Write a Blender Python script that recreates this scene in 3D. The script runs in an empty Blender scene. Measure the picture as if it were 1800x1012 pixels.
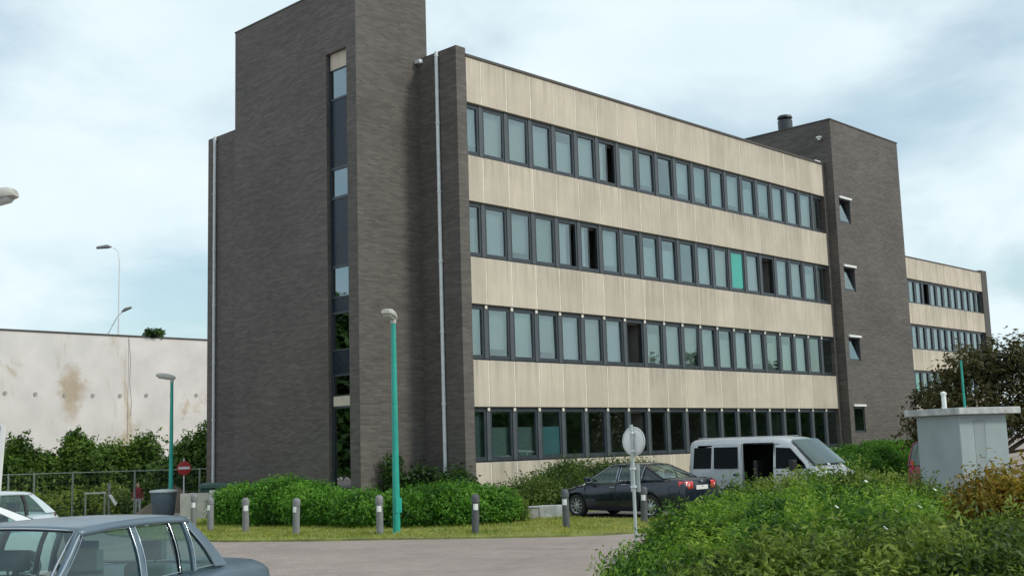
import bpy, bmesh, math, random
import numpy as np
from mathutils import Vector, Matrix
R = math.radians
random.seed(7)
rng = np.random.default_rng(11)
scene = bpy.context.scene
col = scene.collection

# ------------------------------------------------------------------ camera
CAM = (-24.977, -26.306, 2.0)
YAW, PITCH, ROLL, FPX = R(46.051), R(7.864), R(-1.752), 2021.56
r0 = Vector((math.cos(YAW), -math.sin(YAW), 0))
u0 = Vector((-math.sin(PITCH) * math.sin(YAW), -math.sin(PITCH) * math.cos(YAW), math.cos(PITCH)))
rt = r0 * math.cos(ROLL) + u0 * math.sin(ROLL)
up = -r0 * math.sin(ROLL) + u0 * math.cos(ROLL)
bk = rt.cross(up)
cam = bpy.data.cameras.new('camera'); cam.sensor_width = 36; cam.lens = FPX / 1800 * 36
cam.clip_start = .1; cam.clip_end = 3000
camo = bpy.data.objects.new('camera', cam); col.objects.link(camo)
camo.matrix_world = Matrix(((rt.x, up.x, bk.x, CAM[0]), (rt.y, up.y, bk.y, CAM[1]), (rt.z, up.z, bk.z, CAM[2]), (0, 0, 0, 1)))
scene.camera = camo

# ------------------------------------------------------------------ world, sun, exposure
SUN_AZ, SUN_EL = R(160), R(40)      # azimuth from +Y towards +X
world = bpy.data.worlds.new('World'); scene.world = world; world.use_nodes = True
wt = world.node_tree; wt.nodes.clear()
def wn(t, **k):
    n = wt.nodes.new(t)
    for a, b in k.items(): setattr(n, a, b)
    return n
def wl(a, b): wt.links.new(a, b)
sky = wn('ShaderNodeTexSky', sky_type='NISHITA'); sky.sun_disc = False
sky.sun_elevation = SUN_EL; sky.sun_rotation = SUN_AZ; sky.air_density = 1.0; sky.dust_density = 2.0; sky.ozone_density = 1.4
tc = wn('ShaderNodeTexCoord'); sep = wn('ShaderNodeSeparateXYZ'); wl(tc.outputs['Generated'], sep.inputs[0])
mz = wn('ShaderNodeMath', operation='MAXIMUM'); wl(sep.outputs[2], mz.inputs[0]); mz.inputs[1].default_value = 0
az = wn('ShaderNodeMath', operation='ADD'); wl(mz.outputs[0], az.inputs[0]); az.inputs[1].default_value = .32
dx = wn('ShaderNodeMath', operation='DIVIDE'); wl(sep.outputs[0], dx.inputs[0]); wl(az.outputs[0], dx.inputs[1])
dy = wn('ShaderNodeMath', operation='DIVIDE'); wl(sep.outputs[1], dy.inputs[0]); wl(az.outputs[0], dy.inputs[1])
cb = wn('ShaderNodeCombineXYZ'); wl(dx.outputs[0], cb.inputs[0]); wl(dy.outputs[0], cb.inputs[1])
n1 = wn('ShaderNodeTexNoise'); wl(cb.outputs[0], n1.inputs['Vector'])
n1.inputs['Scale'].default_value = 1.9; n1.inputs['Detail'].default_value = 7; n1.inputs['Roughness'].default_value = .52; n1.inputs['Distortion'].default_value = .35
mr = wn('ShaderNodeMapRange', interpolation_type='SMOOTHSTEP'); wl(n1.outputs[0], mr.inputs[0])
mr.inputs[1].default_value = .34; mr.inputs[2].default_value = .60; mr.inputs[3].default_value = .42; mr.inputs[4].default_value = 1.0
n2 = wn('ShaderNodeTexNoise'); wl(cb.outputs[0], n2.inputs['Vector'])
n2.inputs['Scale'].default_value = 3.1; n2.inputs['Detail'].default_value = 5; n2.inputs['Roughness'].default_value = .5
cr = wn('ShaderNodeMix', data_type='RGBA'); wl(n2.outputs[0], cr.inputs['Factor'])
cr.inputs[6].default_value = (6.8, 8.4, 9.1, 1); cr.inputs[7].default_value = (9.7, 10.7, 11.1, 1)
gm = wn('ShaderNodeMix', data_type='RGBA', blend_type='MULTIPLY'); gm.inputs['Factor'].default_value = 1
wl(sky.outputs[0], gm.inputs[6]); gm.inputs[7].default_value = (1.15, 1.5, 1.45, 1)
mixn = wn('ShaderNodeMix', data_type='RGBA'); wl(mr.outputs[0], mixn.inputs['Factor'])
wl(gm.outputs[2], mixn.inputs[6]); wl(cr.outputs[2], mixn.inputs[7])
bg = wn('ShaderNodeBackground'); bg.inputs[1].default_value = .1; wl(mixn.outputs[2], bg.inputs[0])
wo = wn('ShaderNodeOutputWorld'); wl(bg.outputs[0], wo.inputs[0])
sl = bpy.data.lights.new('sun', 'SUN'); sl.energy = 2.0; sl.angle = R(10); sl.color = (1, .95, .86)
so = bpy.data.objects.new('sun', sl); col.objects.link(so)
sd = Vector((math.sin(SUN_AZ) * math.cos(SUN_EL), math.cos(SUN_AZ) * math.cos(SUN_EL), math.sin(SUN_EL)))
so.rotation_euler = sd.to_track_quat('Z', 'Y').to_euler(); so.location = (0, -20, 40)
scene.view_settings.view_transform = 'Standard'; scene.view_settings.look = 'None'
scene.view_settings.exposure = 0; scene.view_settings.gamma = 1; scene.view_settings.use_curve_mapping = False

# ------------------------------------------------------------------ material helpers
def newmat(name):
    m = bpy.data.materials.new(name); m.use_nodes = True
    t = m.node_tree; t.nodes.clear()
    o = t.nodes.new('ShaderNodeOutputMaterial')
    return m, t, o
def nd(t, typ, ins=None, **k):
    n = t.nodes.new(typ)
    for a, b in k.items(): setattr(n, a, b)
    for a, b in (ins or {}).items():
        if isinstance(b, bpy.types.NodeSocket): t.links.new(b, n.inputs[a])
        else: n.inputs[a].default_value = b
    return n
def c4(c): return (c[0], c[1], c[2], 1)
def mat(name, c, rough=.6, metal=0, var=.18, scale=6, bump=0, bscale=40, coat=0, stretch=(1, 1, 1), spec=.5, vary2=None):
    """plain surface: colour broken up by two noises, fine bump"""
    m, t, o = newmat(name)
    g = nd(t, 'ShaderNodeNewGeometry')
    mp = nd(t, 'ShaderNodeMapping', {'Vector': g.outputs['Position']}); mp.inputs['Scale'].default_value = stretch
    a = nd(t, 'ShaderNodeTexNoise', {'Vector': mp.outputs[0], 'Scale': scale, 'Detail': 6, 'Roughness': .6})
    ra = nd(t, 'ShaderNodeMapRange', {0: a.outputs[0], 1: .3, 2: .7, 3: 1 - var, 4: 1 + var})
    mul = nd(t, 'ShaderNodeVectorMath', {0: c[:3], 1: ra.outputs[0]}, operation='MULTIPLY')
    b = nd(t, 'ShaderNodeBsdfPrincipled', {'Base Color': mul.outputs[0], 'Roughness': rough, 'Metallic': metal, 'Coat Weight': coat, 'Specular IOR Level': spec})
    if coat: b.inputs['Coat Roughness'].default_value = .04
    rr = nd(t, 'ShaderNodeMapRange', {0: a.outputs[0], 1: .3, 2: .7, 3: max(.02, rough - .08), 4: min(1, rough + .08)})
    t.links.new(rr.outputs[0], b.inputs['Roughness'])
    if bump:
        n = nd(t, 'ShaderNodeTexNoise', {'Vector': g.outputs['Position'], 'Scale': bscale, 'Detail': 4})
        bp = nd(t, 'ShaderNodeBump', {'Height': n.outputs[0], 'Strength': bump, 'Distance': .02})
        t.links.new(bp.outputs[0], b.inputs['Normal'])
    t.links.new(b.outputs[0], o.inputs[0])
    return m

def brick_mat():
    m, t, o = newmat('dark_brick')
    g = nd(t, 'ShaderNodeNewGeometry')
    sp = nd(t, 'ShaderNodeSeparateXYZ', {0: g.outputs['Position']})
    sn = nd(t, 'ShaderNodeSeparateXYZ', {0: g.outputs['Normal']})
    ab = nd(t, 'ShaderNodeMath', {0: sn.outputs[0]}, operation='ABSOLUTE')
    gt = nd(t, 'ShaderNodeMath', {0: ab.outputs[0], 1: .5}, operation='GREATER_THAN')
    mx = nd(t, 'ShaderNodeMix', {'Factor': gt.outputs[0], 2: sp.outputs[0], 3: sp.outputs[1]})
    v = nd(t, 'ShaderNodeCombineXYZ', {0: mx.outputs[0], 1: sp.outputs[2]})
    br = nd(t, 'ShaderNodeTexBrick', {'Vector': v.outputs[0], 'Color1': (.092, .081, .073, 1), 'Color2': (.142, .125, .112, 1), 'Mortar': (.118, .105, .095, 1),
        'Scale': 1, 'Mortar Size': .009, 'Mortar Smooth': .2, 'Bias': -.1, 'Brick Width': .30, 'Row Height': .07})
    # courses of differing firing: long horizontal streaks
    st = nd(t, 'ShaderNodeMapping', {'Vector': v.outputs[0]}); st.inputs['Scale'].default_value = (.45, 5.5, 1)
    ns = nd(t, 'ShaderNodeTexNoise', {'Vector': st.outputs[0], 'Scale': 1.0, 'Detail': 6, 'Roughness': .65})
    rs = nd(t, 'ShaderNodeMapRange', {0: ns.outputs[0], 1: .3, 2: .72, 3: .86, 4: 1.15})
    nb = nd(t, 'ShaderNodeTexNoise', {'Vector': v.outputs[0], 'Scale': .35, 'Detail': 4, 'Roughness': .6})
    rb = nd(t, 'ShaderNodeMapRange', {0: nb.outputs[0], 1: .3, 2: .7, 3: .86, 4: 1.14})
    k = nd(t, 'ShaderNodeMath', {0: rs.outputs[0], 1: rb.outputs[0]}, operation='MULTIPLY')
    cc = nd(t, 'ShaderNodeVectorMath', {0: br.outputs[0], 1: k.outputs[0]}, operation='MULTIPLY')
    b = nd(t, 'ShaderNodeBsdfPrincipled', {'Base Color': cc.outputs[0], 'Roughness': .72, 'Specular IOR Level': .35})
    bp = nd(t, 'ShaderNodeBump', {'Height': br.outputs['Fac'], 'Strength': .45, 'Distance': -.012}); t.links.new(bp.outputs[0], b.inputs['Normal'])
    t.links.new(b.outputs[0], o.inputs[0]); return m

def panel_mat(name, c):
    m, t, o = newmat(name)
    g = nd(t, 'ShaderNodeNewGeometry'); oi = nd(t, 'ShaderNodeObjectInfo')
    mp = nd(t, 'ShaderNodeMapping', {'Vector': g.outputs['Position']}); mp.inputs['Scale'].default_value = (4.5, 4.5, .45)
    a = nd(t, 'ShaderNodeTexNoise', {'Vector': mp.outputs[0], 'Scale': 1, 'Detail': 6, 'Roughness': .62})
    ra = nd(t, 'ShaderNodeMapRange', {0: a.outputs[0], 1: .28, 2: .72, 3: .91, 4: 1.06})
    d = nd(t, 'ShaderNodeTexNoise', {'Vector': g.outputs['Position'], 'Scale': .6, 'Detail': 5, 'Roughness': .6})
    rd = nd(t, 'ShaderNodeMapRange', {0: d.outputs[0], 1: .3, 2: .7, 3: .88, 4: 1.1})
    ro = nd(t, 'ShaderNodeMapRange', {0: oi.outputs['Random'], 3: .90, 4: 1.06})
    mq = nd(t, 'ShaderNodeMapping', {'Vector': g.outputs['Position']}); mq.inputs['Scale'].default_value = (9, 9, .5)
    e = nd(t, 'ShaderNodeTexNoise', {'Vector': mq.outputs[0], 'Scale': 1.0, 'Detail': 8, 'Roughness': .75})
    re = nd(t, 'ShaderNodeMapRange', {0: e.outputs[0], 1: .56, 2: .74, 3: 1, 4: .80})
    tcn = nd(t, 'ShaderNodeTexCoord'); sz = nd(t, 'ShaderNodeSeparateXYZ', {0: tcn.outputs['Generated']})
    ms = nd(t, 'ShaderNodeMapping', {'Vector': g.outputs['Position']}); ms.inputs['Scale'].default_value = (5.5, 5.5, .12)
    fs = nd(t, 'ShaderNodeTexNoise', {'Vector': ms.outputs[0], 'Scale': 1.0, 'Detail': 7, 'Roughness': .7})
    f1 = nd(t, 'ShaderNodeMapRange', {0: fs.outputs[0], 1: .45, 2: .74, 3: 0, 4: .40})
    f2 = nd(t, 'ShaderNodeMapRange', {0: sz.outputs[2], 1: .35, 2: 1.0, 3: .1, 4: 1.0})
    f3 = nd(t, 'ShaderNodeMath', {0: f1.outputs[0], 1: f2.outputs[0]}, operation='MULTIPLY')
    f4 = nd(t, 'ShaderNodeMath', {0: 1.0, 1: f3.outputs[0]}, operation='SUBTRACT')
    k0 = nd(t, 'ShaderNodeMath', {0: ra.outputs[0], 1: f4.outputs[0]}, operation='MULTIPLY')
    k = nd(t, 'ShaderNodeMath', {0: k0.outputs[0], 1: rd.outputs[0]}, operation='MULTIPLY')
    k1 = nd(t, 'ShaderNodeMath', {0: k.outputs[0], 1: ro.outputs[0]}, operation='MULTIPLY')
    k2 = nd(t, 'ShaderNodeMath', {0: k1.outputs[0], 1: re.outputs[0]}, operation='MULTIPLY')
    cc = nd(t, 'ShaderNodeVectorMath', {0: c[:3], 1: k2.outputs[0]}, operation='MULTIPLY')
    fn = nd(t, 'ShaderNodeTexNoise', {'Vector': g.outputs['Position'], 'Scale': 90, 'Detail': 3})
    bp = nd(t, 'ShaderNodeBump', {'Height': fn.outputs[0], 'Strength': .25, 'Distance': .01})
    b = nd(t, 'ShaderNodeBsdfPrincipled', {'Base Color': cc.outputs[0], 'Roughness': .85, 'Normal': bp.outputs[0], 'Specular IOR Level': .3})
    t.links.new(b.outputs[0], o.inputs[0]); return m

def render_mat():
    """old whitewashed hall wall with rust-brown runs and grey patches"""
    m, t, o = newmat('stained_render')
    g = nd(t, 'ShaderNodeNewGeometry')
    mp = nd(t, 'ShaderNodeMapping', {'Vector': g.outputs['Position']}); mp.inputs['Scale'].default_value = (.30, .3, .16)
    a = nd(t, 'ShaderNodeTexNoise', {'Vector': mp.outputs[0], 'Scale': 1, 'Detail': 8, 'Roughness': .68, 'Distortion': .6})
    ra = nd(t, 'ShaderNodeMapRange', {0: a.outputs[0], 1: .56, 2: .70}, interpolation_type='SMOOTHSTEP')
    b2 = nd(t, 'ShaderNodeTexNoise', {'Vector': g.outputs['Position'], 'Scale': .5, 'Detail': 6, 'Roughness': .6})
    rb = nd(t, 'ShaderNodeMapRange', {0: b2.outputs[0], 1: .3, 2: .7, 3: .88, 4: 1.08})
    cm = nd(t, 'ShaderNodeMix', {'Factor': ra.outputs[0], 6: (.70, .66, .635, 1), 7: (.50, .40, .29, 1)}, data_type='RGBA')
    dn = nd(t, 'ShaderNodeTexNoise', {'Vector': g.outputs['Position'], 'Scale': 1.1, 'Detail': 6, 'Roughness': .7})
    ds = nd(t, 'ShaderNodeVectorMath', {0: dn.outputs['Color'], 1: (2.4, 0, 2.4)}, operation='MULTIPLY')
    pp = nd(t, 'ShaderNodeVectorMath', {0: g.outputs['Position'], 1: ds.outputs[0]}, operation='ADD')
    p1 = nd(t, 'ShaderNodeVectorMath', {0: pp.outputs[0], 1: (9.3, 44.6, 7.6)}, operation='SUBTRACT')
    p2 = nd(t, 'ShaderNodeVectorMath', {0: p1.outputs[0], 1: (1.2, 0, .62)}, operation='MULTIPLY')
    ln_ = nd(t, 'ShaderNodeVectorMath', {0: p2.outputs[0]}, operation='LENGTH')
    sm = nd(t, 'ShaderNodeMapRange', {0: ln_.outputs['Value'], 1: .5, 2: 1.25, 3: .75, 4: 0})
    cm2 = nd(t, 'ShaderNodeMix', {'Factor': sm.outputs[0], 6: cm.outputs[2], 7: (.44, .33, .20, 1)}, data_type='RGBA')
    cc = nd(t, 'ShaderNodeVectorMath', {0: cm2.outputs[2], 1: rb.outputs[0]}, operation='MULTIPLY')
    b = nd(t, 'ShaderNodeBsdfPrincipled', {'Base Color': cc.outputs[0], 'Roughness': .9})
    t.links.new(b.outputs[0], o.inputs[0]); return m

def glass_mat(name, tint, refl, rcol=(.88, .96, 1), rough=.01, wave=0):
    m, t, o = newmat(name)
    tr = nd(t, 'ShaderNodeBsdfTransparent', {'Color': c4(tint)})
    gl = nd(t, 'ShaderNodeBsdfGlossy', {'Color': c4(rcol), 'Roughness': rough})
    if wave:
        g = nd(t, 'ShaderNodeNewGeometry')
        n = nd(t, 'ShaderNodeTexNoise', {'Vector': g.outputs['Position'], 'Scale': 1.6, 'Detail': 1})
        bp = nd(t, 'ShaderNodeBump', {'Height': n.outputs[0], 'Strength': wave, 'Distance': .02}); t.links.new(bp.outputs[0], gl.inputs['Normal'])
    # Schlick reflectance, the same from either side of the sheet
    gg = nd(t, 'ShaderNodeNewGeometry')
    dt = nd(t, 'ShaderNodeVectorMath', {0: gg.outputs['Normal'], 1: gg.outputs['Incoming']}, operation='DOT_PRODUCT')
    ab = nd(t, 'ShaderNodeMath', {0: dt.outputs['Value']}, operation='ABSOLUTE')
    om = nd(t, 'ShaderNodeMath', {0: 1.0, 1: ab.outputs[0]}, operation='SUBTRACT')
    pw = nd(t, 'ShaderNodeMath', {0: om.outputs[0], 1: 5.0}, operation='POWER')
    fr = nd(t, 'ShaderNodeMath', {0: pw.outputs[0], 1: .96, 2: .04}, operation='MULTIPLY_ADD')
    ad = nd(t, 'ShaderNodeMath', {0: fr.outputs[0], 1: refl}, operation='ADD', use_clamp=True)
    mx = nd(t, 'ShaderNodeMixShader', {0: ad.outputs[0], 1: tr.outputs[0], 2: gl.outputs[0]})
    t.links.new(mx.outputs[0], o.inputs[0]); return m

def leaf_mat(name, cols, nscale=1.2, trans=.42):
    """cols: list of leaf colours, picked per leaf and per patch"""
    m, t, o = newmat(name)
    g = nd(t, 'ShaderNodeNewGeometry')
    n = nd(t, 'ShaderNodeTexNoise', {'Vector': g.outputs['Position'], 'Scale': nscale, 'Detail': 3})
    a = nd(t, 'ShaderNodeMath', {0: g.outputs['Random Per Island'], 1: .45}, operation='MULTIPLY')
    b = nd(t, 'ShaderNodeMapRange', {0: n.outputs[0], 1: .34, 2: .66, 3: 0, 4: .55})
    s = nd(t, 'ShaderNodeMath', {0: a.outputs[0], 1: b.outputs[0]}, operation='ADD')
    cr = nd(t, 'ShaderNodeValToRGB', {0: s.outputs[0]})
    e = cr.color_ramp.elements
    while len(e) < len(cols): e.new(.5)
    for i, c in enumerate(cols): e[i].position = i / (len(cols) - 1); e[i].color = c4(c)
    p = nd(t, 'ShaderNodeBsdfPrincipled', {'Base Color': cr.outputs[0], 'Roughness': .5, 'Specular IOR Level': .35})
    tl = nd(t, 'ShaderNodeBsdfTranslucent', {'Color': cr.outputs[0]})
    mx = nd(t, 'ShaderNodeMixShader', {0: trans, 1: p.outputs[0], 2: tl.outputs[0]})
    t.links.new(mx.outputs[0], o.inputs[0]); return m

def paving_mat():
    m, t, o = newmat('pink_grey_pavers')
    g = nd(t, 'ShaderNodeNewGeometry')
    mp = nd(t, 'ShaderNodeMapping', {'Vector': g.outputs['Position']}); mp.inputs['Rotation'].default_value = (0, 0, R(33))
    br = nd(t, 'ShaderNodeTexBrick', {'Vector': mp.outputs[0], 'Color1': (.290, .232, .208, 1), 'Color2': (.338, .278, .250, 1), 'Mortar': (.266, .213, .191, 1),
        'Scale': 1, 'Mortar Size': .008, 'Brick Width': .22, 'Row Height': .11})
    n = nd(t, 'ShaderNodeTexNoise', {'Vector': g.outputs['Position'], 'Scale': .45, 'Detail': 8, 'Roughness': .65})
    r1 = nd(t, 'ShaderNodeMapRange', {0: n.outputs[0], 1: .3, 2: .7, 3: .82, 4: 1.12})
    n2_ = nd(t, 'ShaderNodeTexNoise', {'Vector': g.outputs['Position'], 'Scale': 2.2, 'Detail': 8, 'Roughness': .7})
    r2 = nd(t, 'ShaderNodeMapRange', {0: n2_.outputs[0], 1: .55, 2: .70, 3: 1, 4: .74})
    k = nd(t, 'ShaderNodeMath', {0: r1.outputs[0], 1: r2.outputs[0]}, operation='MULTIPLY')
    cc = nd(t, 'ShaderNodeVectorMath', {0: br.outputs[0], 1: k.outputs[0]}, operation='MULTIPLY')
    bp = nd(t, 'ShaderNodeBump', {'Height': br.outputs['Fac'], 'Strength': .3, 'Distance': -.006})
    b = nd(t, 'ShaderNodeBsdfPrincipled', {'Base Color': cc.outputs[0], 'Roughness': .85, 'Normal': bp.outputs[0]})
    t.links.new(b.outputs[0], o.inputs[0]); return m

M = {}
M['brick'] = brick_mat()
M['panel'] = panel_mat('beige_precast', (.56, .49, .40))
M['joint'] = mat('pale_sealant', (.78, .73, .64), .8, scale=3)
M['coping'] = mat('dark_coping', (.075, .068, .062), .7, scale=2)
M['frame'] = mat('slate_aluminium', (.034, .043, .052), .38, var=.12, scale=3)
M['mullion'] = mat('grey_mullion', (.070, .080, .090), .45, var=.12, scale=3)
M['glass'] = glass_mat('office_glass', (.88, .94, .93), .12, (.82, .92, .93), .012, wave=.06)
M['glass_stair'] = glass_mat('stair_glass', (.10, .12, .13), .30, (.8, .9, .95), .02, wave=.05)
M['spandrel'] = mat('dark_blue_spandrel', (.012, .02, .032), .28, var=.1, scale=1, spec=.35)
M['car_glass'] = glass_mat('car_glass', (.52, .66, .64), .05, (.9, 1, 1), .01)
M['dark_car_glass'] = glass_mat('tinted_car_glass', (.03, .035, .04), -.02, (.5, .55, .6), .01)
M['turq_film'] = mat('turquoise_film', (.05, .36, .30), .15, var=.08, scale=2)
M['teal_film'] = mat('teal_film', (.035, .095, .10), .12, var=.08, scale=2)
M['dim_blind'] = mat('dull_curtain', (.12, .16, .16), .9, var=.15, scale=6, stretch=(6, 6, .4))
M['blind2'] = mat('greenish_curtain', (.15, .175, .16), .9, var=.12, scale=8, stretch=(6, 6, .4))
M['blind3'] = mat('bluish_curtain', (.21, .23, .245), .9, var=.12, scale=8, stretch=(6, 6, .4))
M['blind'] = mat('pale_curtain', (.185, .20, .20), .9, var=.12, scale=8, stretch=(6, 6, .4))
M['green_blind'] = mat('turquoise_blind', (.045, .50, .37), .8, var=.1, scale=4)
M['room'] = mat('room_wall', (.20, .185, .17), .9, scale=1)
M['roofing'] = mat('roof_felt', (.08, .08, .08), .9)
M['galv'] = mat('galvanised_pipe', (.66, .68, .70), .45, metal=.1, var=.12, scale=5)
M['white'] = mat('white_paint', (.78, .78, .76), .5, var=.06)
M['concrete'] = mat('grey_concrete', (.36, .35, .33), .9, var=.2, scale=3, bump=.3)
M['kiosk'] = mat('kiosk_grey_paint', (.29, .345, .355), .75, var=.10, scale=1.2, stretch=(1.5, 1.5, .7), bump=.15)
M['kiosk_dark'] = mat('kiosk_door_grey', (.25, .295, .305), .7, var=.10, scale=1.5)
M['slab'] = mat('weathered_roof_slab', (.42, .43, .42), .9, var=.35, scale=4, bump=.3)
M['turq'] = mat('turquoise_post_paint', (.02, .34, .27), .4, var=.14, scale=3)
M['lamp_head'] = mat('lamp_head_grey', (.45, .44, .40), .5, var=.12)
M['lens'] = mat('lamp_lens', (.5, .52, .52), .25, var=.05)
M['bollard'] = mat('bollard_grey', (.20, .20, .205), .7, var=.2, scale=8)
M['bollard_dark'] = mat('bollard_charcoal', (.085, .088, .095), .7, var=.2, scale=8)
M['sign_back'] = mat('sign_back_grey', (.42, .47, .46), .5, var=.1, scale=4)
M['red'] = mat('sign_red', (.42, .022, .02), .45, var=.1)
M['soil'] = mat('earth', (.16, .125, .09), .95, var=.3, scale=5, bump=.6, bscale=9)
M['paving'] = paving_mat()
M['verge'] = mat('verge_grass_ground', (.21, .235, .065), .95, var=.45, scale=1.4, bump=.5, bscale=30)
M['asphalt'] = mat('parking_asphalt', (.14, .135, .13), .9, var=.25, scale=2.5, bump=.3, bscale=60)
M['render'] = render_mat()
M['rubber'] = mat('tyre_rubber', (.018, .018, .019), .8)
M['rim'] = mat('alloy_rim', (.52, .53, .55), .3, metal=.7, var=.08)
M['chrome'] = mat('chrome_trim', (.52, .56, .60), .2, metal=.9, var=.04)
M['black'] = mat('black_plastic', (.016, .016, .018), .55)
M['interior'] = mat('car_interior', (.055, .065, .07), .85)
M['interior_teal'] = mat('pale_teal_upholstery', (.10, .15, .15), .85)
M['volvo'] = mat('steel_blue_paint', (.105, .152, .192), .42, metal=.2, var=.08, scale=2, coat=.25)
M['navy'] = mat('navy_paint', (.010, .015, .030), .25, metal=.3, var=.06, coat=.7)
M['silver'] = mat('silver_paint', (.52, .54, .56), .36, metal=.3, var=.06, coat=.4)
M['pale_silver'] = mat('pale_silver_paint', (.55, .62, .64), .35, metal=.25, var=.05, coat=.5)
M['whitepaint'] = mat('white_car_paint', (.72, .74, .75), .35, var=.05, coat=.5)
M['crimson'] = mat('crimson_paint', (.28, .035, .07), .4, var=.08, coat=.3)
M['tail_red'] = mat('tail_lamp_red', (.55, .03, .03), .2, var=.1, coat=.5)
M['tail_clear'] = mat('tail_lamp_clear', (.75, .55, .52), .2, var=.1, coat=.5)
M['plate'] = mat('number_plate', (.72, .70, .70), .5, var=.05)
M['bin'] = mat('bin_blue_grey', (.085, .12, .145), .6)
M['bin_green'] = mat('dark_green_lid', (.015, .06, .045), .55)
M['wood'] = mat('bark', (.10, .075, .05), .9, var=.3, scale=12, bump=.6)
M['fence'] = mat('grey_green_fence_paint', (.22, .27, .22), .6)
M['mesh_wire'] = mat('fence_wire', (.16, .19, .16), .6)
M['purple'] = mat('banner_violet', (.24, .22, .36), .6, var=.1)
M['skin'] = mat('skin', (.50, .32, .24), .6); M['maroon'] = mat('maroon_jacket', (.17, .02, .03), .85)
M['trousers'] = mat('pale_grey_trousers', (.38, .42, .43), .85); M['hair'] = mat('dark_hair', (.02, .016, .012), .7); M['grey_cloth'] = mat('grey_shoe', (.06, .06, .06), .8)
G_HEDGE = leaf_mat('hedge_leaves', [(.014, .05, .009), (.065, .19, .018), (.14, .33, .03), (.24, .46, .06)])
G_FRONT = leaf_mat('front_shrub_leaves', [(.012, .034, .007), (.055, .15, .015), (.20, .36, .03), (.44, .56, .08)], 1.5)
G_OLIVE = leaf_mat('olive_shrub_leaves', [(.018, .036, .008), (.075, .135, .018), (.21, .29, .04), (.40, .46, .10)], 1.5)
G_RUST = leaf_mat('rusty_shrub_leaves', [(.02, .035, .008), (.07, .10, .012), (.24, .13, .014), (.30, .26, .03), (.46, .30, .03)], 1.3)
G_TREE = leaf_mat('bronze_tree_leaves', [(.016, .022, .008), (.055, .058, .017), (.10, .085, .028), (.10, .13, .035)], .6)
G_DARK = leaf_mat('dark_bush_leaves', [(.010, .028, .009), (.03, .075, .016), (.065, .14, .024), (.11, .20, .035)], .7)
G_BUSH = leaf_mat('hall_bush_leaves', [(.016, .042, .010), (.06, .125, .02), (.13, .23, .032), (.22, .33, .055)], .5)
G_JUN = leaf_mat('juniper_leaves', [(.02, .045, .010), (.055, .105, .018), (.11, .18, .025), (.18, .24, .05)], 1.0)
G_GRASS = leaf_mat('verge_blades', [(.12, .18, .03), (.23, .29, .045), (.36, .36, .07), (.46, .40, .13)], .8, .35)
M['flower'] = mat('white_petals', (.82, .82, .78), .6, var=.05)

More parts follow.
